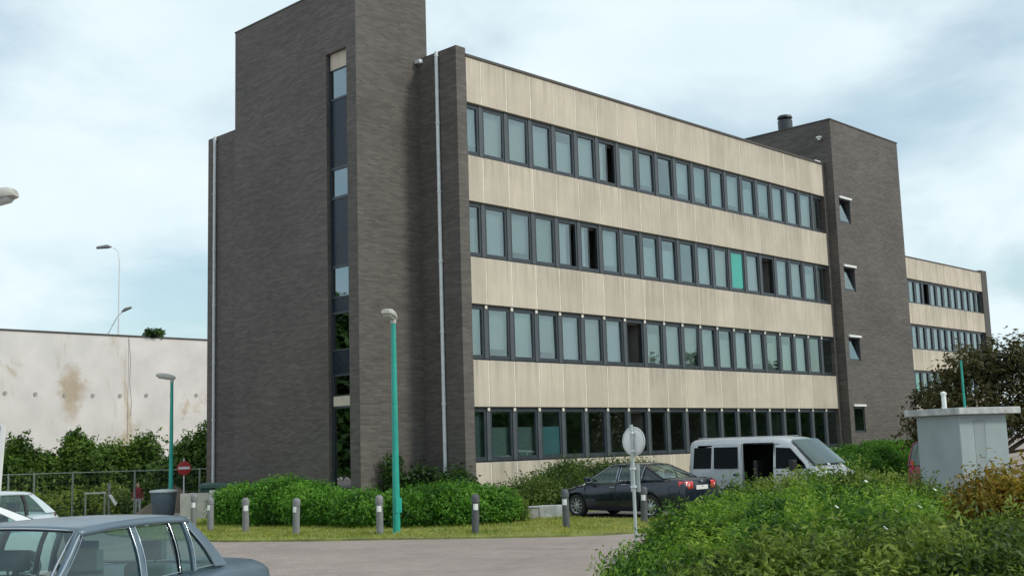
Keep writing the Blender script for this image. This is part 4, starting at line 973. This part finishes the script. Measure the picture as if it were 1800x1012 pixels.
for s in (-1, 1):
    vplate('side_window', [(-2.33, 1.20), (-1.72, 1.20), (-1.72, 1.80), (-2.30, 1.80)], M['dark_car_glass'], s, .008, .02, van, .0)
    if s > 0: vplate('side_window', [(-1.6, 1.20), (.25, 1.20), (.25, 1.80), (-1.6, 1.80)], M['dark_car_glass'], s, .008, .02, van)
    vplate('front_door_window', [(.42, 1.18), (1.36, 1.18), (1.30, 1.30), (.86, 1.74), (.42, 1.76)], M['dark_car_glass'], s, .008, .02, van)
    vplate('door_seam', [(.36, .4), (.372, .4), (.372, 1.85), (.36, 1.85)], M['black'], s, .004, .01, van)
    MB().box(.95, 1.12, s * .92, s * 1.12, 1.12, 1.42).build('wing_mirror', M['black'], van, bevel=.03)
    vplate('door_handle', [(.45, 1.0), (.62, 1.0), (.62, 1.04), (.45, 1.04)], M['black'], s, .03, .03, van)
    for x in (1.45, -1.5):
        ty, rim, dsc = cm(('vw',), lambda: wheel_meshes(wrv, .21, 6))
        w = link('wheel', ty, M['rubber'], van); w.location = (x, s * .785, wrv)
        link('rim', rim, M['rim'], w)
        if s < 0: w.rotation_euler = (0, 0, math.pi)
    B(2.28, 2.385, min(s * .45, s * .74), max(s * .45, s * .74), .78, .92).build('headlight', M['lens'], van, bevel=.02)
    B(-2.54, -2.48, min(s * .66, s * .80), max(s * .66, s * .80), .8, 1.3).build('tail_lamp', M['tail_red'], van, bevel=.02)
dr = vplate('sliding_door', [(-1.66, .45), (-.70, .45), (-.70, 1.90), (-1.66, 1.90)], M['silver'], -1, .055, .05, van, .012)
vplate('door_window', [(-1.58, 1.20), (-.78, 1.20), (-.78, 1.80), (-1.58, 1.80)], M['dark_car_glass'], -1, .062, .006, dr)
vplate('handle', [(-.92, 1.0), (-.76, 1.0), (-.76, 1.05), (-.92, 1.05)], M['black'], -1, .085, .03, dr)
rws = []
for k in range(7):
    f = k / 6; rws.append([(.86 + .76 * f + .07 * (1 - v * v) * (.4 + f * .6), v * (.70 + .13 * f), 1.905 - .68 * f + .065 + .02 * (1 - v * v)) for v in np.linspace(-1, 1, 11)])
wsn = MB().grid(rws).build('windscreen', M['car_glass'], van, smooth=60)
MB().tube([(1.60, -.5, 1.27), (1.52, .3, 1.34)], .012, 6).build('wiper', M['black'], wsn)
# dark sheet added under the glass, standing in for the shaded cab
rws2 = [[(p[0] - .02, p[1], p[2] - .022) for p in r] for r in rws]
MB().grid(rws2).build('dark_cab_backing', M['interior'], van, smooth=60)
B(2.30, 2.40, -.86, .86, .36, .56).build('bumper', M['black'], van, bevel=.04)
B(2.36, 2.395, -.4, .4, .66, .86).build('grille', M['black'], van, bevel=.02)
MB().tube([(-2.3, -.6, 2.065), (.3, -.6, 2.07)], .012, 6).tube([(-2.3, .6, 2.065), (.3, .6, 2.07)], .012, 6).build('roof_gutter', M['silver'], van)

# ================================================================== KIOSK
kx, ky = .82, -15.33
k = empty('utility_kiosk', (kx, ky, 0), R(-23)); tag(k, 'small grey utility kiosk with flat concrete roof behind the front shrubs', 'kiosk')
KW, KD, KH = 1.42, 1.36, 2.42
B(0, KW, 0, KD, -.1, KH).build('wall', M['kiosk'], k, bevel=.02)
B(-.17, KW + .26, -.2, KD + .2, KH + .002, KH + .155).build('roof_slab', M['slab'], k, bevel=.015)
B(.42, .72, -.006, -.001, .1, KH - .12).build('door_leaf', M['kiosk_dark'], k, bevel=.004)
B(.74, 1.06, -.007, -.001, .1, KH - .12).build('door_leaf', M['kiosk'], k, bevel=.004)
B(.70, .76, -.03, -.012, 1.0, 1.16).build('handle', M['black'], k)
MB().lathe([(.055, KH + .15), (.055, KH + .48), (.07, KH + .482), (.07, KH + .53), (.02, KH + .56)], 12, (.32, .75, 0)).build('roof_vent', M['white'], k, smooth=40)

# ================================================================== LOW WALLS, BINS, FENCE
t = empty('planter_box', (-1.95, -4.0, 0), R(-43)); tag(t, 'low grey concrete planter edging between hedge and navy saloon', 'planter')
B(0, .62, 0, .35, 0, .34).build('block', M['concrete'], t, bevel=.01)
B(.64, 1.45, .03, .36, 0, .38).build('block', M['slab'], t, bevel=.01)
B(-.02, .63, -.02, .36, .342, .37).build('cap_stone', M['slab'], t)
t = empty('bin_store', (-5.35, 7.85, -.05), R(-46)); tag(t, 'low concrete bin store wall left of the clipped hedge', 'bin store')
B(0, .95, 0, .12, -.2, .88).build('concrete_panel', M['concrete'], t, bevel=.01); B(1.10, 2.6, 0.02, .13, -.2, .92).build('concrete_panel', M['concrete'], t, bevel=.01)
B(.95, 1.10, -.02, .14, -.2, .96).build('post', M['slab'], t)
B(0, .12, .12, 1.5, -.2, .86).build('concrete_panel', M['concrete'], t)
t = empty('waste_container', (-3.75, 8.35, -.05), R(-46)); tag(t, 'waste container with dark green lid behind the concrete bin store', 'container')
B(-.5, .9, 0, .9, .12, .98).build('tub', M['bin_green'], t, bevel=.04)
MB().prism([(-.06, .985), (.96, .985), (.9, 1.10), (.45, 1.16), (0, 1.10)], lambda a, z: (-.55, a, z), lambda a, z: (.95, a, z)).build('lid', M['bin_green'], t, bevel=.02)
for a in (-.4, .8):
    for b in (.15, .75): MB().lathe([(.07, -.03), (.07, .03)], 12, (a, b, .07), 'y').build('castor', M['black'], t)
t = empty('waste_bin', (-4.85, 9.8, -.02), R(40)); tag(t, 'blue-grey round-cornered bin with pale rim left of the turquoise lamp post', 'bin')
MB().lathe([(.33, .08), (.36, .12), (.43, .86)], 24).build('tub', M['bin'], t, smooth=40)
MB().lathe([(.43, .862), (.47, .868), (.47, .91), (.45, .93), (.2, .96), (.02, .965)], 24).build('rim_lid', M['sign_back'], t, smooth=40)
for a in (0, 2.1, 4.2): MB().lathe([(.04, 0), (.04, .08)], 10, (.25 * math.cos(a), .25 * math.sin(a), 0)).build('foot', M['black'], t)
# mesh fence
fpts = [(-3.9, 34.7), (-1.0, 31.84), (-.1, 30.95), (1.22, 29.55), (3.36, 27.35), (5.6, 25.05), (7.6, 23.0)]
FT = empty('mesh_fence', (1.2, 29.5, -.9)); tag(FT, 'wire mesh construction fence of framed panels in front of the bushes at left', 'fence')
O = Vector((1.2, 29.5, -.9))
for (x, y) in fpts:
    MB().tube([Vector((x, y, -1.2)) - O, Vector((x, y, 1.45)) - O], .05, 8).build('post', M['fence'], FT, smooth=50)
for a, b in zip(fpts[:-1], fpts[1:]):
    A_, B_ = Vector((*a, 0)), Vector((*b, 0)); L_ = (B_ - A_).length
    for z in (-.75, 1.40): MB().tube([A_ + Vector((0, 0, z)) - O, B_ + Vector((0, 0, z)) - O], .03, 6).build('rail', M['fence'], FT, smooth=50)
    mb = MB(); n = int(L_ / .16)
    for q in range(1, n):
        p = A_.lerp(B_, q / n) - O; mb.tube([p + Vector((0, 0, -.75)), p + Vector((0, 0, 1.40))], .0028, 3, cap=False)
    for z in np.arange(-.55, 1.35, .22): mb.tube([A_ + Vector((0, 0, z)) - O, B_ + Vector((0, 0, z)) - O], .0028, 3, cap=False)
    w = mb.build('wire_mesh', M['mesh_wire'], FT); w['kind'] = 'stuff'
# barrier frame, leaning post with white plate, earth heap, banner
t = empty('barrier_frame', (3.5, 31.8, -.85), R(-46)); tag(t, 'open metal trestle frame standing on the ground behind the fence', 'barrier')
for x in (-.5, .5): MB().tube([(x, 0, 0), (x, 0, 1.1)], .05, 8).build('leg', M['fence'], t, smooth=50)
B(-.56, .56, -.05, .05, 1.10, 1.18).build('top_rail', M['slab'], t)
t = empty('site_marker', (4.05, 31.35, -.85), R(-46)); tag(t, 'grey marker post with a slanting white board beside the trestle frame', 'marker')
MB().tube([(0, 0, 0), (-.02, 0, 1.0), (0, 0, 1.62)], [.05, .06, .09], 8).build('post', M['bollard'], t, smooth=50)
MB().prism([(0, 1.0), (.12, 1.05), (.46, .56), (.34, .46)], lambda a, z: (a, -.1, z), lambda a, z: (a, -.06, z)).build('board', M['white'], t)
rows = []
for i in range(15):
    a = i / 14 * 2 * math.pi
    rows.append([(math.cos(a) * rr * 1.9 * (1 + .1 * math.sin(3 * a)), math.sin(a) * rr * 1.4, (1.55 * (1 - rr) ** .8 + .1 * math.sin(5 * a + rr * 7)) * (1 if rr < .99 else 0)) for rr in (1, .85, .65, .45, .25, .1, .01)])
tag(MB().grid(rows).build('earth_heap', M['soil'], None, smooth=60, loc=(3.2, 23.3, -.85)), 'brown heap of earth between the fence and the no-entry sign', 'earth heap')
t = empty('advertising_board', (-13.0, 4.45, 0), R(-46)); tag(t, 'tilted violet board with white frame cut by the left picture edge', 'board')
B(-1.2, .34, -.03, .03, .9, 2.95).build('board', M['purple'], t)
fb = MB(); fb.box(.341, .44, -.05, .05, .85, 3.02); fb.box(-1.2, .34, -.045, .045, 2.951, 3.02); fb.box(-1.2, .34, -.045, .045, .82, .899); fb.build('frame', M['white'], t)
for x in (-.9, .39): B(x - .04, x + .04, -.04, .04, -.1, .845).build('leg', M['white'], t)
t.rotation_euler = (0, R(3), R(-46))

# ================================================================== PERSON (far, small)
def person():
    t = empty('person', (5.05, 30.2, -.98), R(-120)); tag(t, 'person in maroon jacket and pale grey trousers standing behind the fence', 'person')
    J = [((0, 0, .95), .125), ((0, 0, 1.12), .13), ((0, 0, 1.32), .15), ((0, 0, 1.44), .09), ((.01, 0, 1.53), .055), ((.02, 0, 1.60), .085), ((.015, 0, 1.68), .085), ((.01, 0, 1.73), .06)]
    E_ = [(i, i + 1) for i in range(7)]
    for s in (-1, 1):
        b = len(J); J += [((0, s * .17, 1.40), .07), ((-.02, s * .25, 1.14), .05), ((.05, s * .25, .92), .04), ((.08, s * .24, .83), .035)]
        E_ += [(2, b), (b, b + 1), (b + 1, b + 2), (b + 2, b + 3)]
        b = len(J); J += [((0, s * .095, .86), .09), ((.01, s * .10, .50), .06), ((-.01, s * .105, .10), .045), ((.11, s * .11, .04), .04)]
        E_ += [(0, b), (b, b + 1), (b + 1, b + 2), (b + 2, b + 3)]
    me = bpy.data.meshes.new('body'); me.from_pydata([j[0] for j in J], E_, [])
    o = link('body', me, M['maroon'], t)
    o.modifiers.new('skin', 'SKIN'); o.modifiers.new('sub', 'SUBSURF').levels = 2
    for v, j in zip(me.skin_vertices[0].data, J): v.radius = (j[1], j[1])
    me.skin_vertices[0].data[0].use_root = True
    dg = bpy.context.evaluated_depsgraph_get(); dg.update()
    m2 = bpy.data.meshes.new_from_object(o.evaluated_get(dg)); o.modifiers.clear(); o.data = m2
    m2.materials.clear()
    for n in ('maroon', 'trousers', 'skin', 'hair', 'grey_cloth'): m2.materials.append(M[n])
    for p in m2.polygons:
        c = p.center
        if c.z > 1.5: i = 3 if (c.z > 1.69 or c.x < -.01) else 2
        elif abs(c.y) > .2 and c.z < .93: i = 2
        elif c.z < .09: i = 4
        elif c.z < .92: i = 1
        else: i = 0
        p.material_index = i
    m2.shade_smooth()
person()

# ================================================================== PLANTING
def shrub(name, label, cat, group=None, **k):
    o = foliage(name, **k); tag(o, label, cat, group); return o
hedge_blobs = [(-6.05, 3.0, .28, .9, 1.2, .74), (-5.75, 1.6, .36, 1.0, 1.2, .82), (-5.6, .35, .34, 1.0, 1.15, .74)]
shrub('hedge', 'rounded bright green clipped hedge mound left of the dip, before the brick tower', 'hedge', 'clipped hedges', blobs=hedge_blobs, n_shoot=9000, per=4, leaf=.045, m=G_HEDGE, seed=21, length=.2, spread=.055, amp=.16, zmin=.03, core=.86)
hedge2 = [(-5.5, -1.9, .28, .8, .95, .56), (-4.75, -3.1, .28, .9, 1.0, .62), (-4.0, -3.8, .30, .9, 1.0, .66), (-3.3, -4.2, .28, .85, .9, .58)]
shrub('hedge', 'bright green clipped hedge mound right of the dip, behind the tall turquoise lamp post', 'hedge', 'clipped hedges', blobs=hedge2, n_shoot=8500, per=4, leaf=.045, m=G_HEDGE, seed=22, length=.2, spread=.055, amp=.16, zmin=.03, core=.86)
shrub('hedge', 'low olive end of the hedge beside the concrete planter', 'hedge', 'clipped hedges', blobs=[(-2.75, -4.25, .2, .65, .65, .55), (-2.3, -3.9, .15, .5, .5, .45)], n_shoot=2600, per=4, leaf=.045, m=G_OLIVE, seed=23, length=.15, spread=.05, amp=.1, zmin=.03, core=.85)
shrub('climbing_shrub', 'dark leafy shrub climbing the brick corner behind the drainpipe foot', 'shrub', blobs=[(-1.0, 1.0, .5, .5, .5, .75), (-1.7, 1.5, .7, .22, .25, .95), (-.5, -.1, .5, .5, .5, .65)], n_shoot=1000, per=5, leaf=.07, m=G_DARK, seed=24, length=.35, spread=.10, amp=.2, zmin=.03, core=.7)
jl = [('spreading juniper at the foot of the beige wall, left of the navy saloon', [(.0, -2.2, .15, .9, .7, .55), (.9, -2.4, .2, .9, .8, .68)]), ('taller juniper behind the navy saloon bonnet', [(1.9, -2.2, .3, .9, .8, .90), (2.9, -2.0, .3, 1.0, .9, 1.02)]),
      ('juniper mostly hidden behind the navy saloon roof', [(4.3, -2.1, .3, 1.2, .9, .95), (5.8, -2.0, .3, 1.2, .9, .9)])]
for q, (lb, bl) in enumerate(jl):
    shrub('juniper', lb, 'shrub', 'junipers along the facade', blobs=bl, n_shoot=2600, per=5, leaf=.045, m=G_JUN, seed=30 + q, length=.38, spread=.06, amp=.22, zmin=.03, core=.75, upw=.3)
shrub('hedge', 'green hedge at the foot of the right brick tower behind the van', 'hedge', blobs=[(18.6, -3.2, .5, 1.6, 1.2, 1.05), (20.8, -3.3, .6, 1.8, 1.2, 1.1), (23.2, -3.4, .6, 1.9, 1.2, 1.05), (16.6, -3.2, .5, 1.5, 1.1, .95)], n_shoot=6000, per=4, leaf=.06, m=G_HEDGE, seed=41, length=.2, spread=.07, amp=.1, zmin=.0, core=.85)
# front shrubs: a bank of individual bushes rising to the right
def fb_(pts, r):
    out = []; g = np.random.default_rng(int(abs(pts[0][0] * 100)))
    for x, y, zt in pts:
        zt = max(zt - .16, .25); z1 = zt * .86; out.append((x, y, z1 * .36, r * .9, r * .9, z1 * .64))
        for k in range(4):
            a = g.random() * 6.283; q = r * (.35 + .5 * g.random()); rr = r * (.28 + .22 * g.random()); top = zt * (.78 + .26 * g.random())
            out.append((x + q * math.cos(a), y + q * math.sin(a), top - rr * .9, rr, rr, rr * .95))
    return out
front = [
 ('light green foreground shrub running out onto the paving, leftmost of the bank', G_FRONT, fb_([(-11.35, -15.95, .28), (-11.0, -16.3, .63), (-8.6, -14.5, .62), (-10.55, -16.75, .95)], .72), 4600),
 ('foreground shrub behind the round sign foot, with pale shoots', G_FRONT, fb_([(-8.3, -14.8, .9), (-7.9, -15.2, 1.12), (-9.6, -16.3, .9), (-8.9, -16.0, 1.0)], .85), 4600),
 ('olive foreground shrub in front of the silver van', G_OLIVE, fb_([(-7.45, -15.7, 1.31), (-6.8, -16.3, 1.46), (-6.3, -16.85, 1.32)], .9), 4600),
 ('large green foreground shrub in the middle of the bank', G_FRONT, fb_([(-10.0, -17.3, 1.15), (-9.4, -17.95, 1.26), (-8.8, -18.5, 1.08), (-8.4, -19.1, .80)], 1.0), 6500),
 ('olive foreground shrub just left of the grey kiosk', G_OLIVE, fb_([(-5.75, -17.4, .95), (-5.4, -17.8, .66), (-7.2, -18.4, .90), (-6.6, -19.2, .66)], .9), 4600),
 ('green foreground shrub at the bottom, nearest below the paving edge', G_FRONT, fb_([(-13.6, -17.95, .50), (-13.1, -18.45, .82), (-12.6, -18.95, 1.0), (-12.1, -19.45, 1.1), (-11.6, -19.95, 1.05)], 1.0), 7500),
 ('rust-orange foreground shrub at the right edge', G_RUST, fb_([(-11.6, -21.35, 1.46), (-11.35, -21.65, 1.64), (-11.05, -21.95, 1.74), (-10.0, -21.3, 1.34)], .74), 6500),
 ('dark green foreground shrub at the bottom right corner', G_OLIVE, fb_([(-15.4, -20.35, .84), (-14.95, -20.85, 1.0), (-14.5, -21.3, 1.06), (-14.05, -21.75, 1.1), (-13.6, -22.2, 1.2), (-12.7, -20.7, .92)], .95), 9000)]
for q, (lb, m_, bl, n) in enumerate(front):
    shrub('shrub', lb, 'shrub', 'foreground shrub bank', blobs=bl, n_shoot=n, per=8, leaf=.038, m=m_, seed=50 + q, length=.30, spread=.055, amp=.25, zmin=.0, core=.72, upw=.7, wl=.36)
fl_ = [(-10.3, -16.9, 1.0, 'left of the van'), (-9.0, -16.2, 1.15, 'highest on the left slope of the bank'), (-7.1, -16.4, 1.55, 'on the crest below the van bonnet'), (-9.5, -18.3, 1.36, 'in the middle of the bank'), (-8.6, -18.9, 1.2, 'left of the kiosk'),
       (-12.4, -19.4, 1.18, 'low in the middle of the bank'), (-11.7, -20.1, 1.15, 'just left of the rust-orange shrub'), (-14.8, -21.2, 1.15, 'at the bottom edge')]
for q, (x, y, z, wh) in enumerate(fl_):
    mb = MB()
    for a in np.linspace(0, 2 * math.pi, 6)[:-1]:
        ca, sa = math.cos(a), math.sin(a)
        mb.add([(0, 0, 0), (.035 * ca - .018 * sa, .035 * sa + .018 * ca, .02), (.055 * ca, .055 * sa, .012), (.035 * ca + .018 * sa, .035 * sa - .018 * ca, .02)], [(0, 1, 2, 3)])
    o = mb.build('blossom', M['flower'], None, loc=(x, y, z), fix=False); o.rotation_euler = (R(38), 0, R(-40 + q * 9)); o.scale = (.6, .6, .6)
    tag(o, 'small white blossom in the foreground shrubs, ' + wh, 'flower', 'white blossoms in the foreground shrubs')

# bushes at the foot of the hall
hb = [('dark bush at far left before the hall, next to the violet board', [(-1.5, 41.7, .8, 1.3, 1.4, 2.4), (-.5, 41.2, .6, 1.0, 1.1, 1.8)]),
      ('pointed green bush left of centre before the old hall', [(3.0, 40.2, .9, 1.5, 1.4, 2.7), (4.2, 39.8, .7, 1.4, 1.3, 2.2)]),
      ('tall narrow dark bush in the middle of the hall wall', [(5.9, 39.0, .9, 1.1, 1.2, 2.9), (6.6, 38.5, .7, 1.1, 1.2, 2.2)]),
      ('wide rounded dark green bush left of the turquoise lamp post', [(7.5, 37.6, .8, 1.7, 1.5, 2.6), (8.9, 36.9, .8, 1.5, 1.4, 2.7)]),
      ('dark bush between the no-entry sign and the brick building', [(8.6, 30.4, .8, 1.6, 1.4, 2.9), (9.6, 29.6, 1.2, 1.4, 1.4, 3.2), (7.3, 31.2, .3, 1.2, 1.2, 1.9)]),
      ('low bush behind the no-entry sign', [(11.0, 35.0, .0, .9, .9, 1.1), (9.6, 33.2, -.2, 1.0, 1.0, .9)])]
for q, (lb, bl) in enumerate(hb):
    bl = [(x, y, z - .8, a * .95, b * .95, c * 1.03) for x, y, z, a, b, c in bl]
    shrub('bush', lb, 'bush', 'bushes along the hall', blobs=bl, n_shoot=2600, per=5, leaf=.13, m=G_BUSH, seed=70 + q, length=.55, spread=.16, amp=.25, zmin=-1.2, core=.72)
bank = [(-.2 + i * 1.45, 40.0 - i * 1.42, -1.1, 1.5, 1.3, 1.25 + .15 * math.sin(i * 2.1)) for i in range(10)]
o = foliage('brambles', bank, 7000, 4, .10, G_OLIVE, seed=90, length=.4, spread=.15, amp=.2, zmin=-1.3, core=.8)
tag(o, 'low olive-brown brambles behind the mesh fence', 'brambles', kind='stuff')

# bronze tree behind the kiosk
def tree(name, label, base, crown, trunk, m, n_shoot, leaf, seed, group=None, cat='tree'):
    g = np.random.default_rng(seed)
    t = empty(name, base); tag(t, label, cat, group)
    mb = MB(); h = trunk[0]; r = trunk[1]
    mb.tube([(0, 0, -.2), (.03, .02, h * .5), (0, .05, h), (.1, .1, h * 1.6)], [r * 1.3, r, r * .75, r * .25], 9)
    for bx in crown:
        c = Vector(bx[:3]); s = Vector((0, 0, h * (.6 + .5 * g.random())))
        mid = s.lerp(c, .5) + Vector(g.normal(size=3) * .15)
        mb.tube([s, mid, c], [r * .5, r * .3, r * .12], 6)
        for _ in range(6):
            d = Vector(g.normal(size=3)); d.normalize(); d.z = abs(d.z) * .7
            e = c + Vector((d.x * bx[3], d.y * bx[4], d.z * bx[5])) * 1.0
            mb.tube([c.lerp(mid, .3), c.lerp(e, .55) + Vector(g.normal(size=3) * .08), e], [r * .16, r * .09, r * .03], 5)
    mb.build('trunk', M['wood'], t, smooth=50)
    foliage('crown', crown, n_shoot, 6, leaf, m, t, seed=seed, length=.5, spread=.16, amp=.35, core=0, upw=.2, sharp=.8)
    # inner leaf clumps so the crown has depth, with gaps left between
    inner = [(b[0], b[1], b[2], b[3] * .62, b[4] * .62, b[5] * .62) for b in crown]
    foliage('crown', inner, n_shoot // 2, 6, leaf, m, t, seed=seed + 1, length=.4, spread=.2, amp=.3, core=0, upw=.1)
    return t
tree('bronze_tree', 'bronze-green bushy tree behind the grey kiosk at right', (20.2, -8.6, 0), [(-1.2, 1.3, 2.7, 1.2, 1.2, 1.15), (-.2, .6, 3.7, 1.3, 1.2, 1.3), (.9, -.4, 3.9, 1.3, 1.3, 1.35), (2.0, -1.3, 3.6, 1.4, 1.4, 1.5), (.3, .2, 2.2, 1.6, 1.5, 1.3), (1.9, -1.0, 2.0, 1.7, 1.6, 1.4), (-1.6, 1.8, 1.8, .9, .9, .9), (3.2, -2.2, 3.4, 1.3, 1.3, 1.6), (3.4, -2.4, 2.0, 1.5, 1.4, 1.4)], (1.6, .16), G_TREE, 3000, .095, 101)
tree('bronze_tree', 'second bronze tree at the far right edge of the picture', (27.5, -13.0, 0), [(-1.0, .5, 3.5, 1.5, 1.5, 1.6), (.8, -.4, 4.4, 1.7, 1.6, 1.7), (2.4, -1.2, 3.4, 1.7, 1.6, 1.7), (0, 0, 2.2, 2.2, 2.0, 1.4)], (1.8, .18), G_TREE, 2600, .12, 105)

# unseen wood added behind the viewer so the ground-floor glass mirrors dark
wb_ = [(14 + i * 4.2 + 1.2 * math.sin(i * 3.3), -40 - 2.2 * math.sin(i * 1.9), 2.6, 3.2, 2.6, 4.4 + 1.5 * math.sin(i * 2.7) + i * .06) for i in range(24)]
o = foliage('unseen_mirror_wood', wb_, 9000, 5, .34, G_DARK, seed=120, length=.9, spread=.4, amp=.2, zmin=-.2, core=.97)
tag(o, 'unseen dark wood edge added behind the viewer to be mirrored in the ground-floor windows', 'wood', kind='stuff')

tree('unseen_mirror_tree', 'tall broad tree added out of frame at left to darken the stair window reflection', (-16.0, 21.5, -.2), [(0, 0, 7.2, 3.2, 3.0, 2.6), (-2.4, 1.5, 6, 2.6, 2.4, 2.2), (2.2, -1.6, 6.0, 2.4, 2.4, 2.2), (1.0, 2.2, 5.4, 2.4, 2.4, 2.0), (-1, -2, 5.2, 2.6, 2.4, 2.0), (0, 0, 4.0, 3.0, 3.0, 1.8), (1.8, -1.4, 1.6, 2.6, 2.4, 1.9), (-1.2, 1.4, 1.6, 2.6, 2.6, 1.9), (-3, 4, 1.6, 2.6, 2.6, 1.9)], (4.2, .28), G_DARK, 2600, .26, 131)  # unseen tree with low clumps, added so the stair panes mirror dark
